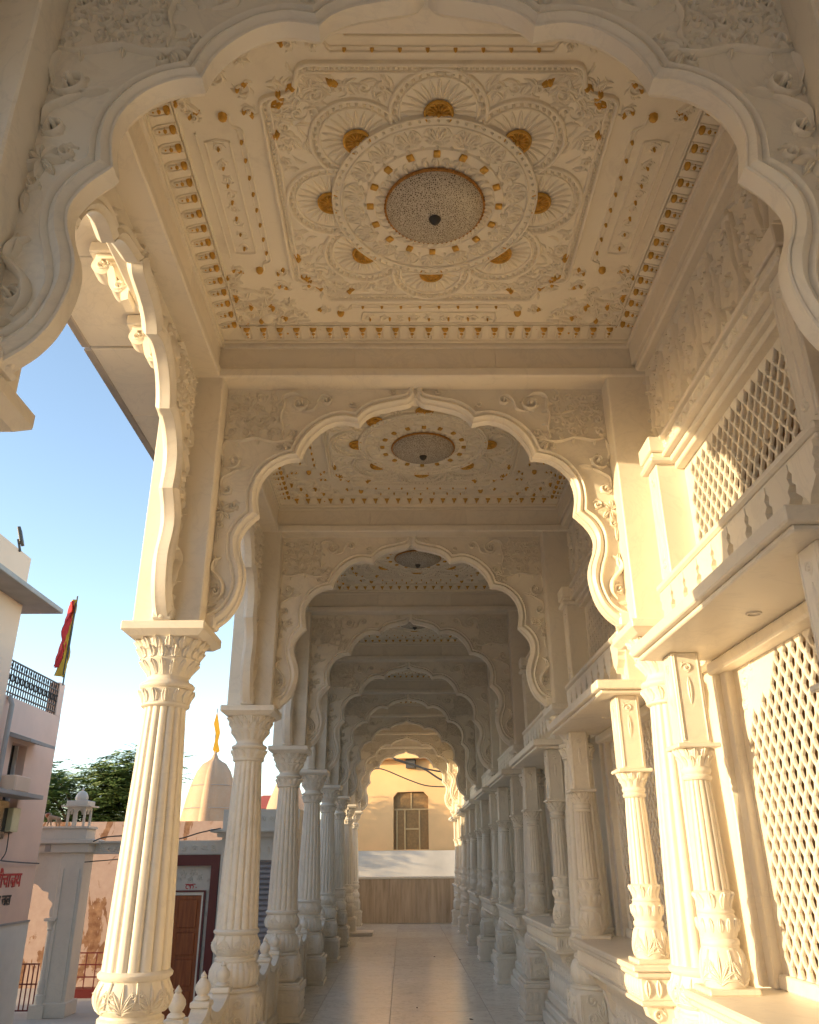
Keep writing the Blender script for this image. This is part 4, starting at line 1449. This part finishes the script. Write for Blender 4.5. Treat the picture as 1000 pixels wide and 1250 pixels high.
def cable(pts, r, label, group='cables outside'):
    o = part('power_cable', polytube(catmull(pts, 6), r), 'iron'); tag(o, label, 'cable', group); return o
cable([(-1.2, 30, 4.55), (-.75, 30, 4.62 - .02), (.2, 30, 4.23), (.9, 30, 4.02), (1.9, 30, 3.98)], .022, 'sagging cable across the yellow wall, lowest of three')
cable([(-.6, 30, 5.05), (0, 30, 4.85), (.7, 30, 4.62), (1.3, 30, 4.25), (1.9, 30, 4.0)], .035, 'thick dark cable slanting down right over the yellow wall')
cable([(-.3, 30.3, 4.95), (.7, 30.3, 4.66), (1.4, 30.3, 4.52), (2.0, 30.3, 4.45)], .03, 'dark cable just under the sunshade of the yellow house')

# ------------------------------------------------------------------ left: pink building
pk = thing('pink_building', 'tall pink painted building at the left edge with red and black lettering', 'building', (-7, 0, 0))
part('wall', box(-8, 0, 2.9, 14.42, .62, 6.88), 'peach', pk)
part('wall', merge(box(-8, -.05, 14.42, 17.02, .60, 2.1), box(-8, -.05, 14.42, 15.12, 2.1, 3.62), box(-8, -.05, 15.74, 17.02, 2.1, 3.62), box(-8, -.05, 14.42, 17.02, 3.62, 4.36)), 'pink', pk)
part('tiled_dado', box(-8, -.03, 2.9, 17.04, -1.1, .60), 'whitewash', pk)
part('dado_line', box(-.06, -.005, 14.4, 17.03, .60, .63), 'slab_grey', pk)
part('eave_slab', box(-8.3, .52, 2.85, 15.0, 5.97, 6.06, .01), 'slab_grey', pk)
part('terrace_post', box(-.26, -.05, 16.76, 17.02, 4.36, 5.03, .01), 'pink', pk)
rl = MB()
for z in (4.42, 4.55, 4.84, 4.98):
    rl.addmb(box(-.10, -.07, 14.4, 16.76, z, z + .022))
for i in range(24):
    rl.addmb(box(-.095, -.075, 14.45 + i * .1, 14.465 + i * .1, 4.36, 4.98))
for i in range(12):
    q = MB(); ring(q, 14.52 + i * .2, 4.69, .07, .018, .02, n=12); ring(q, 14.62 + i * .2, 4.91, .035, .012, .02, n=8)
    rl.addmb(q, lambda V: np.stack([-.075 + V[:, 2], V[:, 0], V[:, 1]], 1))
part('terrace_railing', rl, 'iron', pk)
def bldg_window(y0, y1, z0, z1):
    w_ = part('window', box(-.30, -.26, y0, y1, z0, z1), 'glass_dark', pk)
    part('frame', merge(box(-.26, -.20, y0, y0 + .05, z0, z1), box(-.26, -.20, y1 - .05, y1, z0, z1), box(-.26, -.20, y0, y1, (z0 + z1) / 2 - .03, (z0 + z1) / 2 + .03)), 'whitewash', w_)
    part('grille', merge(*[box(-.24, -.225, y0 + .05 + (y1 - y0 - .1) * i / 6 - .006, y0 + .05 + (y1 - y0 - .1) * i / 6 + .006, z0, z1) for i in range(1, 6)]), 'iron', w_)
bldg_window(15.12, 15.74, 2.1, 3.62)
part('window_shade', prism([(-.05, 3.70), (.35, 3.60), (.35, 3.65), (-.05, 3.78)], 14.95, 16.05, 'y'), 'slab_grey', pk)
part('service_shelf', box(-.05, .36, 14.0, 15.85, 2.68, 2.75, .005), 'slab_grey', pk)
acu = part('cooler_box', box(.0, .30, 14.75, 15.35, 2.755, 3.02, .02), 'peach', pk)
part('meter_box', box(-.05, .06, 15.40, 15.70, 2.12, 2.52, .01), 'cream_box', pk)
part('window_recess', box(-.05, -.03, 14.85, 15.38, 2.0, 2.62), 'glass_dark', pk)
fl_ = tag(part('floodlight', merge(box(-.02, .04, -.14, .14, 0, .30, .01), box(-.06, -.02, -.02, .02, -.14, .1)), 'iron'), 'small black floodlight on the pink building roof edge', 'floodlight')
fl_.location = (-6.98, 13.9, 6.98); fl_.rotation_euler = (0, -.3, .3)
def text_on(name, body, size, loc, mat, align, parent):
    cu = bpy.data.curves.new(name, 'FONT'); cu.body = body; cu.size = size; cu.align_x = align
    cu.extrude = .004; cu.offset = .006
    o = bpy.data.objects.new(name, cu); COL.objects.link(o)
    o.matrix_world = Matrix(((0, 0, 1, loc[0]), (1, 0, 0, loc[1]), (0, 1, 0, loc[2]), (0, 0, 0, 1)))
    bpy.context.view_layer.update()
    dg_ = bpy.context.evaluated_depsgraph_get()
    me = bpy.data.meshes.new_from_object(o.evaluated_get(dg_))
    mw = o.matrix_world.copy()
    bpy.data.objects.remove(o)
    me.transform(mw); me.materials.clear(); me.materials.append(M[mat])
    p = bpy.data.objects.new(name, me); COL.objects.link(p); p.parent = parent
    return p
tx = text_on('red_lettering', 'सुलभ शौचालय', .34, (-.042, 16.42, 1.22), 'red_text', 'RIGHT', pk)
tx = text_on('black_lettering', 'शीतल जल', .24, (-.042, 16.12, .93), 'black_text', 'RIGHT', pk)
nb = thing('added_sun_blocker', 'plain peach block added left of the camera, outside the frame, to hold back sun', 'house', (-7, 0, 0))  # added out of view to keep the sun off the nearest bay
part('wall', box(-1.2, 0, -30, -.35, -1.1, 6.6), 'peach', nb)
part('drain_pipe', polytube([(.05, 14.62, -1.1), (.05, 14.62, 4.2), (-.02, 14.62, 4.35)], .045, 8), 'slab_grey', pk)
part('wall_cable', merge(polytube(catmull([(.0, 14.4, 1.75), (.02, 15.2, 1.66), (.02, 16.1, 1.62), (0, 17.0, 1.60)], 5), .012), polytube(catmull([(.0, 15.5, 2.1), (.02, 15.47, 1.8), (.0, 15.38, 1.66)], 4), .010)), 'iron', pk)
# the flags on the terrace
def flag(name, pts0, pts1, mat, label):
    t = thing(name, label, 'flag', (-6.7, 15.82, 4.98))
    V = []; F = []
    n = 16
    a = catmull(pts0, n // (len(pts0) - 1)); b = catmull(pts1, n // (len(pts1) - 1))
    m = min(len(a), len(b))
    for k in range(m):
        for q in range(5):
            s = q / 4
            V.append((.05 * math.sin(k * .7 + q * 1.7), a[k][0] * (1 - s) + b[k][0] * s, a[k][1] * (1 - s) + b[k][1] * s))
    for k in range(m - 1):
        for q in range(4):
            F.append((k * 5 + q, k * 5 + q + 1, k * 5 + q + 6, k * 5 + q + 5))
    V2 = [(x - .012, y, z) for x, y, z in V]; nn = len(V)
    t.scale = (1, .8, .84)
    part('cloth', MB().add(V + V2, F + [tuple(i + nn for i in f[::-1]) for f in F]), mat, t, True, 80)
    return t
f1 = flag('yellow_flag', [(.08, 1.85), (.0, 1.2), (-.08, .6), (-.16, -.05)], [(.22, 1.88), (.26, 1.2), (.28, .6), (.34, .0)], 'flag_yellow', 'tall yellow flag hanging furled on a pole over the terrace railing')
part('pole', tube((.02, .22, -.2), (.02, .24, 1.98), .016), 'iron', f1)
f2 = flag('red_flag', [(.02, 1.80), (-.12, 1.2), (-.20, .7), (-.28, .14)], [(.10, 1.78), (.08, 1.2), (-.02, .7), (-.20, .12)], 'flag_red', 'long red flag hanging beside the yellow one on the terrace')
part('pole', tube((.06, .02, .0), (.06, .10, 1.78), .014), 'iron', f2)

# ------------------------------------------------------------------ left: marble gateway with kiosk and lion
gt = thing('marble_gateway', 'white marble gateway post and arch beside the pink building', 'gate', (-7.0, 18, 0))
part('pilaster', merge(box(.02, .50, 0, .5, -1.1, 1.80, .01), box(.06, .12, -.03, 0, -.9, 1.5), box(.38, .44, -.03, 0, -.9, 1.5), box(-.06, .55, -.06, .55, -1.1, -.85, .01)), 'grey_marble', gt)
part('lintel', merge(box(-2.4, .58, -.08, .55, 1.80, 1.97, .01), box(-2.45, .66, -.16, .6, 1.97, 2.05, .01), box(-2.3, .48, -.05, .5, 2.05, 2.26, .01), box(-2.34, .52, -.08, .5, 2.26, 2.30)), 'grey_marble', gt)
hp = [(-.02, -1.1)]
cus = catmull([(-.02, .55), (-.06, .72), (-.02, .86), (-.12, .95), (-.14, 1.06), (-.26, 1.10), (-.38, 1.20), (-.6, 1.26)], 4)
poly = [(.02, .55)] + [(x, z) for x, z in cus] + [(-.6, 1.80), (.02, 1.80)]
part('cusped_panel', prism(poly, .02, .12, 'y'), 'grey_marble', gt)
part('slender_column', merge(lathe([(.10, -.88), (.10, -.72), (.07, -.70), (.085, -.6), (.075, -.5), (.06, -.45), (.05, .38), (.07, .40), (.06, .44), (.085, .55)], 16, cx=.02, cy=.0), box(-.09, .13, -.11, .11, .55, .60), box(-.12, .16, -.14, .12, -1.1, -.88)), 'grey_marble', gt)
part('sign_plate', box(-.30, -.19, -.10, -.085, 1.82, 1.96), 'slab_grey', gt)
ks = thing('roof_kiosk', 'tiny white domed kiosk standing on top of the marble gateway', 'kiosk', (-6.77, 18.1, 2.30))
for x in (-.17, .17):
    for y in (-.17, .17):
        part('post', box(x - .02, x + .02, y - .02, y + .02, 0, .36), 'grey_marble', ks)
part('post', box(-.02, .02, -.19, -.15, 0, .36), 'grey_marble', ks)
ar = MB()
for c_ in (-.085, .085):
    pts = [(c_ - .07, .24), (c_ - .06, .29), (c_ - .03, .32), (c_, .335), (c_ + .03, .32), (c_ + .06, .29), (c_ + .07, .24)]
    poly = [(c_ - .085, .24)] + pts + [(c_ + .085, .24), (c_ + .085, .38), (c_ - .085, .38)]
    ar.addmb(prism(poly, -.185, -.155, 'y')); ar.addmb(prism(poly, .155, .185, 'y'))
    ar.addmb(prism(poly, -.185, -.155, 'x')); ar.addmb(prism(poly, .155, .185, 'x'))
part('arcade', ar, 'grey_marble', ks)
part('eave', merge(box(-.29, .29, -.29, .29, .38, .405), box(-.22, .22, -.22, .22, .405, .50, .01)), 'grey_marble', ks)
part('dome', lathe([(.11, .50), (.13, .54), (.125, .60), (.09, .665), (.04, .70), (.018, .71), (.028, .73), (.012, .75), (.002, .80)], 20), 'grey_marble', ks, True)

def skin_body(name, verts, edges, radii, mat, parent=None, levels=2, root=0):
    me = bpy.data.meshes.new(name)
    me.from_pydata(verts, edges, [])
    o = bpy.data.objects.new(name, me); COL.objects.link(o)
    o.modifiers.new('skin', 'SKIN')
    sv = me.skin_vertices[0].data
    for i, r in enumerate(radii):
        sv[i].radius = (r, r) if not hasattr(r, '__len__') else r
        sv[i].use_root = (i == root)
    ss = o.modifiers.new('sub', 'SUBSURF'); ss.levels = levels; ss.render_levels = levels
    bpy.context.view_layer.update()
    m2 = bpy.data.meshes.new_from_object(o.evaluated_get(bpy.context.evaluated_depsgraph_get()))
    m2.materials.clear(); m2.materials.append(M[mat])
    m2.polygons.foreach_set('use_smooth', [True] * len(m2.polygons))
    bpy.data.objects.remove(o)
    p = bpy.data.objects.new(name, m2); COL.objects.link(p); p.parent = parent
    return p
ln = thing('lion_statue', 'small tan lion statue walking left, beside the roof kiosk', 'statue', (-7.28, 18.05, 2.30))
lv = [(.10, 0, .17), (.02, 0, .175), (-.07, 0, .18), (-.12, 0, .22), (-.155, 0, .235), (-.19, 0, .225),
      (-.08, -.03, .10), (-.10, -.03, .01), (-.06, .03, .10), (-.04, .03, .01), (.10, -.03, .10), (.085, -.03, .05), (.10, -.03, .005), (.13, .03, .10), (.12, .03, .05), (.14, .03, .005), (.15, 0, .16), (.18, 0, .09)]
le = [(0, 1), (1, 2), (2, 3), (3, 4), (4, 5), (2, 6), (6, 7), (2, 8), (8, 9), (0, 10), (10, 11), (11, 12), (0, 13), (13, 14), (14, 15), (0, 16), (16, 17)]
lr = [.042, .040, .050, .045, .04, .022, .020, .014, .020, .014, .024, .015, .013, .024, .015, .013, .009, .006]
skin_body('body', lv, le, lr, 'sandstone', ln, 2, 1)
mane = lathe([(.01, -.05), (.05, -.035), (.062, 0), (.05, .04), (.015, .055)], 14)
mm = MB(); mm.addmb(mane, lambda V: V * np.array([.85, .85, 1]) + np.array([-.12, 0, .215])); part('mane', mm, 'wood', ln, True)
part('base_slab', box(-.22, .22, -.07, .07, -.02, .004), 'grey_marble', ln)

# ------------------------------------------------------------------ left: peeling wall, marble beam, shrine door
tag(part('peeling_wall', merge(box(-14, -3.0, 22, 22.3, -1.1, 2.56)), 'peeling'), 'old pink wall with peeling plaster behind the marble gateway', 'wall')
bmh = thing('carved_beam', 'carved grey marble beam spanning from the gateway to the shrine door', 'beam', (-5.1, 18.3, 0))
part('beam', merge(box(-1.4, 1.5, 0, .25, 1.77, 1.98, .008), box(-1.4, 1.5, -.05, .3, 1.98, 2.02)), 'grey_marble', bmh)
rel = MB()
for i in range(20):
    curl(rel, -1.32 + i * .145, 1.875, .06, i, 1.2 if i % 2 else -1.2, .022, .035, 4, .9)
c = MB(); c.addmb(rel, lambda V: np.stack([V[:, 0], -V[:, 2], V[:, 1]], 1)); part('scroll_carving', c, 'grey_marble', bmh, True)
rg = thing('iron_railing', 'dark maroon iron railing in front of the peeling wall', 'railing', (-6.9, 20.5, 0))
rr = MB()
for i in range(9):
    rr.addmb(box(-.6 + i * .22, -.58 + i * .22, 0, .02, -.95, -.25))
for z in (-.95, -.72, -.48, -.25):
    rr.addmb(box(-.6, 1.2, -.005, .025, z, z + .025))
part('bars', rr, 'maroon', rg); part('kerb', box(-.9, 1.4, -.1, .3, -1.1, -.93), 'maroon', rg)
g2 = thing('iron_gate_leaf', 'dark maroon barred gate between the pink building and the marble gateway post', 'gate', (-7.6, 18.4, 0))
rr = MB()
for i in range(8):
    rr.addmb(box(-.3 + i * .09, -.28 + i * .09, 0, .02, -1.05, -.25))
for z in (-1.05, -.6, -.25):
    rr.addmb(box(-.3, .36, -.005, .025, z, z + .025))
part('bars', rr, 'maroon', g2)

sh = thing('shrine_doorway', 'marble doorway in a maroon frame with a varnished wooden door', 'doorway', (-4.0, 17, 0))
part('wall', merge(box(-.9, .47, .1, .5, -1.1, 1.76), box(-.9, .55, .05, .5, 1.74, 1.98)), 'grey_marble', sh)
part('maroon_frame', merge(box(-.9, .31, 0, .1, 1.54, 1.73), box(.31, .46, 0, .1, -1.1, 1.73)), 'maroon', sh)
rel = MB()
for i in range(7):
    curl(rel, -.82 + i * .19, 1.86, .06, i, 1.2 if i % 2 else -1.2, .02, .02, 4, .8)
for i in range(13):
    curl(rel, .255, -1.0 + i * .19, .034, i, 1.2 if i % 2 else -1.2, .014, .014, 4, .8)
for (x, z, r) in ((-.25, 1.38, .07), (-.05, 1.40, .06), (-.38, 1.32, .06), (.10, 1.32, .05), (-.1, 1.28, .05)):
    curl(rel, x, z, r, x * 9, 1.2, .02, .018, 5, .9)
c = MB(); c.addmb(rel, lambda V: np.stack([V[:, 0], .1 - V[:, 2] - .05 * (V[:, 1] > 1.7), V[:, 1]], 1)); part('scroll_carving', c, 'grey_marble', sh, True)
part('door_surround', merge(box(-.9, .235, .03, .1, 1.085, 1.11), box(.20, .235, .03, .1, -1.1, 1.085)), 'maroon', sh)
part('inner_trim', merge(box(-.9, .20, .05, .1, 1.03, 1.075), box(.165, .197, .05, .1, -1.1, 1.03)), 'marble', sh)
dr = part('door', box(-.75, .162, .06, .095, -1.05, 1.02), 'wood', sh)
for (z0, z1) in ((-1.0, -.55), (-.48, -.05), (.02, .4), (.47, .95)):
    for (x0, x1) in ((-.70, -.34), (-.26, .10)):
        part('door_panel', box(x0, x1, .045, .06, z0, z1, .012), 'wood', dr)
em = MB()
ring(em, -.13, 1.17, .035, .016, .01, .3, 5.2, 12); ring(em, -.05, 1.17, .03, .016, .01, -1, 4, 12)
ridge(em, [(-.18, 1.215), (.02, 1.215)], .014, .01, 1, 1); dome(em, .03, 1.16, .012, .012, 6); ridge(em, [(-.09, 1.215), (-.08, 1.13)], .014, .01, 1, 1)
c = MB(); c.addmb(em, lambda V: np.stack([V[:, 0] * 1.0, .1 - V[:, 2], V[:, 1]], 1)); part('red_emblem', c, 'red_text', sh)

sb = thing('marble_shop_front', 'white carved marble shop front with grey roller shutter behind the left columns', 'building', (-3.0, 17, 0))
part('cornice', merge(box(-.72, .95, -.25, 7.5, 2.13, 2.19, .01), box(-.60, .95, -.12, 7.5, 2.05, 2.13)), 'grey_marble', sb)
part('parapet', box(-.55, .95, .1, 7.5, 2.19, 2.56), 'grey_marble', sb)
part('wall', merge(box(-.52, -.10, -.02, 7.5, -1.1, 2.05), box(-.10, .95, -.02, 7.5, 1.63, 2.05)), 'grey_marble', sb)
rel = MB()
for i in range(8):
    curl(rel, -.44 + i * .17, 2.38, .06, i, 1.2 if i % 2 else -1.2, .02, .02, 4, .8)
    leaf(rel, -.46 + i * .17, 1.72, PI / 2, .16, .07, .015)
c = MB(); c.addmb(rel, lambda V: np.stack([V[:, 0], np.where(V[:, 1] > 2.1, .1, -.02) - V[:, 2], V[:, 1]], 1)); part('scroll_carving', c, 'grey_marble', sb, True)
for i in range(30):
    z = -1.1 + i * .092
    q = MB().add([(-.10, .08, z), (.93, .08, z), (.93, .04, z + .03), (-.10, .04, z + .03), (.93, .04, z + .07), (-.10, .04, z + .07), (.93, .08, z + .091), (-.10, .08, z + .091)], [(0, 1, 2, 3), (3, 2, 4, 5), (5, 4, 6, 7)])
    part('shutter_slat', q, 'shutter', sb)

# ------------------------------------------------------------------ left: shrine spire, tree, roofs
sp = thing('shrine_spire', 'pale ribbed shrine spire with a thin yellow flag on top', 'temple spire', (-6.25, 28, 0))
prof = [(.95, 2.0), (.92, 2.5), (.86, 3.0), (.77, 3.5), (.66, 3.95), (.52, 4.35), (.36, 4.60), (.22, 4.68), (.12, 4.76), (.06, 4.90), (.02, 5.0)]
def ribbed(r, z, t):
    s = abs(math.sin(t * 2))
    k = 1 + .05 * (1 if (math.cos(4 * t) > .80) else 0) + (.025 if math.cos(4 * t) > .95 else 0)
    return r * k
part('spire_body', lathe(prof, 96, ribbed), 'sandstone', sp, True, 30)
for z, r in ((3.18, .865), (3.88, .70)):
    part('course_line', lathe([(r, z), (r + .006, z + .01), (r, z + .02)], 48, caps=False), 'slab_grey', sp)
part('drum', merge(box(-1.05, 1.05, -1.0, 1.0, -1.1, 2.05)), 'sandstone', sp)
part('cloth', prism([(-.10, 5.05), (-.03, 5.5), (-.14, 5.9), (-.06, 6.3), (.0, 6.05), (.10, 5.6), (.05, 5.3), (.14, 5.0), (.0, 4.92)], -.015, .015, 'y'), 'flag_yellow', sp)
part('pole', tube((-.04, 0, 4.9), (-.06, 0, 6.4), .014), 'iron', sp)
s2 = thing('distant_spire', 'pale stone spire far behind, mostly hidden between left columns', 'temple spire', (-4.75, 35, 0))
part('spire_body', lathe([(.9, -1), (.85, 3.2), (.7, 3.8), (.45, 4.5), (.2, 5.0), (.05, 5.3)], 48, ribbed), 'sandstone', s2, True, 30)
rh = thing('red_roofed_house', 'small house with dark red roof behind the shop front', 'house', (-5.9, 38, .4))
part('wall', box(-.7, .6, 0, 3, -1.1, 3.35), 'whitewash', rh)
part('roof', prism([(-.9, 3.35), (.7, 3.35), (.55, 3.90), (-.3, 3.90)], -.2, 3.2, 'y'), 'roof_red', rh)
tag(part('terrace_wall', box(-9.5, -3.0, 24, 24.3, -1.1, 2.36), 'whitewash'), 'sunlit white terrace wall below the shrine spire', 'wall')

tr = thing('acacia_tree', 'spreading green acacia tree behind the pink wall', 'tree', (-11.2, 30, -1.1))
tk = MB()
tk.addmb(polytube([(0, 0, 0), (.1, 0, 1.6), (-.1, 0, 3.0), (.1, .1, 4.0)], [.22, .17, .14, .10], 8))
rnd = random.Random(12)
limbs = []
for i in range(9):
    a = rnd.uniform(0, 2 * PI); ln_ = rnd.uniform(1.2, 2.2)
    p0 = (0, 0, 2.8 + i * .12); p2 = (ln_ * math.cos(a), ln_ * .8 * math.sin(a), 4.0 + i * .22 + rnd.uniform(0, .6))
    p1 = (p2[0] * .45, p2[1] * .45, p2[2] - .5)
    limbs.append((p1, p2)); tk.addmb(polytube(catmull([p0, p1, p2], 3), [.07, .06, .05, .045, .035, .025, .015], 5))
part('trunk', tk, 'bark', tr, True)
cr = MB()
V = []; F = []
for (p1, p2) in limbs * 13:
    for q in range(34):
        s = rnd.uniform(.3, 1.25)
        bx = p1[0] + (p2[0] - p1[0]) * s + rnd.gauss(0, .5); by = p1[1] + (p2[1] - p1[1]) * s + rnd.gauss(0, .35); bz = p1[2] + (p2[2] - p1[2]) * min(s, 1.02) + rnd.gauss(-.12, .34)
        a = rnd.uniform(0, 2 * PI); L_ = rnd.uniform(.3, .7); dz = rnd.uniform(-.12, .16)
        for k in range(16):
            u = k / 16
            x = bx + L_ * u * math.cos(a); y = by + L_ * u * math.sin(a); z = bz + dz * u - .12 * u * u
            for sd in (-1, 1):
                w_ = .09 * (1 - u * .6) + .035
                ox, oy = -math.sin(a) * sd * w_, math.cos(a) * sd * w_
                n = len(V)
                V += [(x, y, z), (x + ox * .9 + .014 * math.cos(a), y + oy * .9 + .014 * math.sin(a), z + rnd.uniform(-.02, .02)), (x + ox * 1.2 + .03 * math.cos(a), y + oy * 1.2, z - .012), (x + .024 * math.cos(a), y + .024 * math.sin(a), z)]
                F.append((n, n + 1, n + 2, n + 3))
cr.add(V, F)
part('crown', cr, 'leaf', tr)

# stray cables on the left
cable([(-6.45, 17.9, 1.62), (-5.9, 19, 1.70), (-5.0, 20, 1.9), (-4.0, 21, 2.15)], .012, 'thin cable running from the gateway above the peeling wall', 'cables outside')
cable([(-4.7, 16.8, 2.0), (-4.3, 16.8, 2.02), (-3.9, 16.7, 2.12), (-3.5, 16.7, 2.2)], .012, 'thin black cable looping over the shrine doorway top', 'cables outside')
cable([(-6.4, 17.9, 1.98), (-6.1, 17.95, 2.09), (-5.5, 18.0, 2.11), (-4.9, 18.0, 2.06)], .014, 'black cable lying along the top of the carved marble beam', 'cables outside')
print('verts ok')
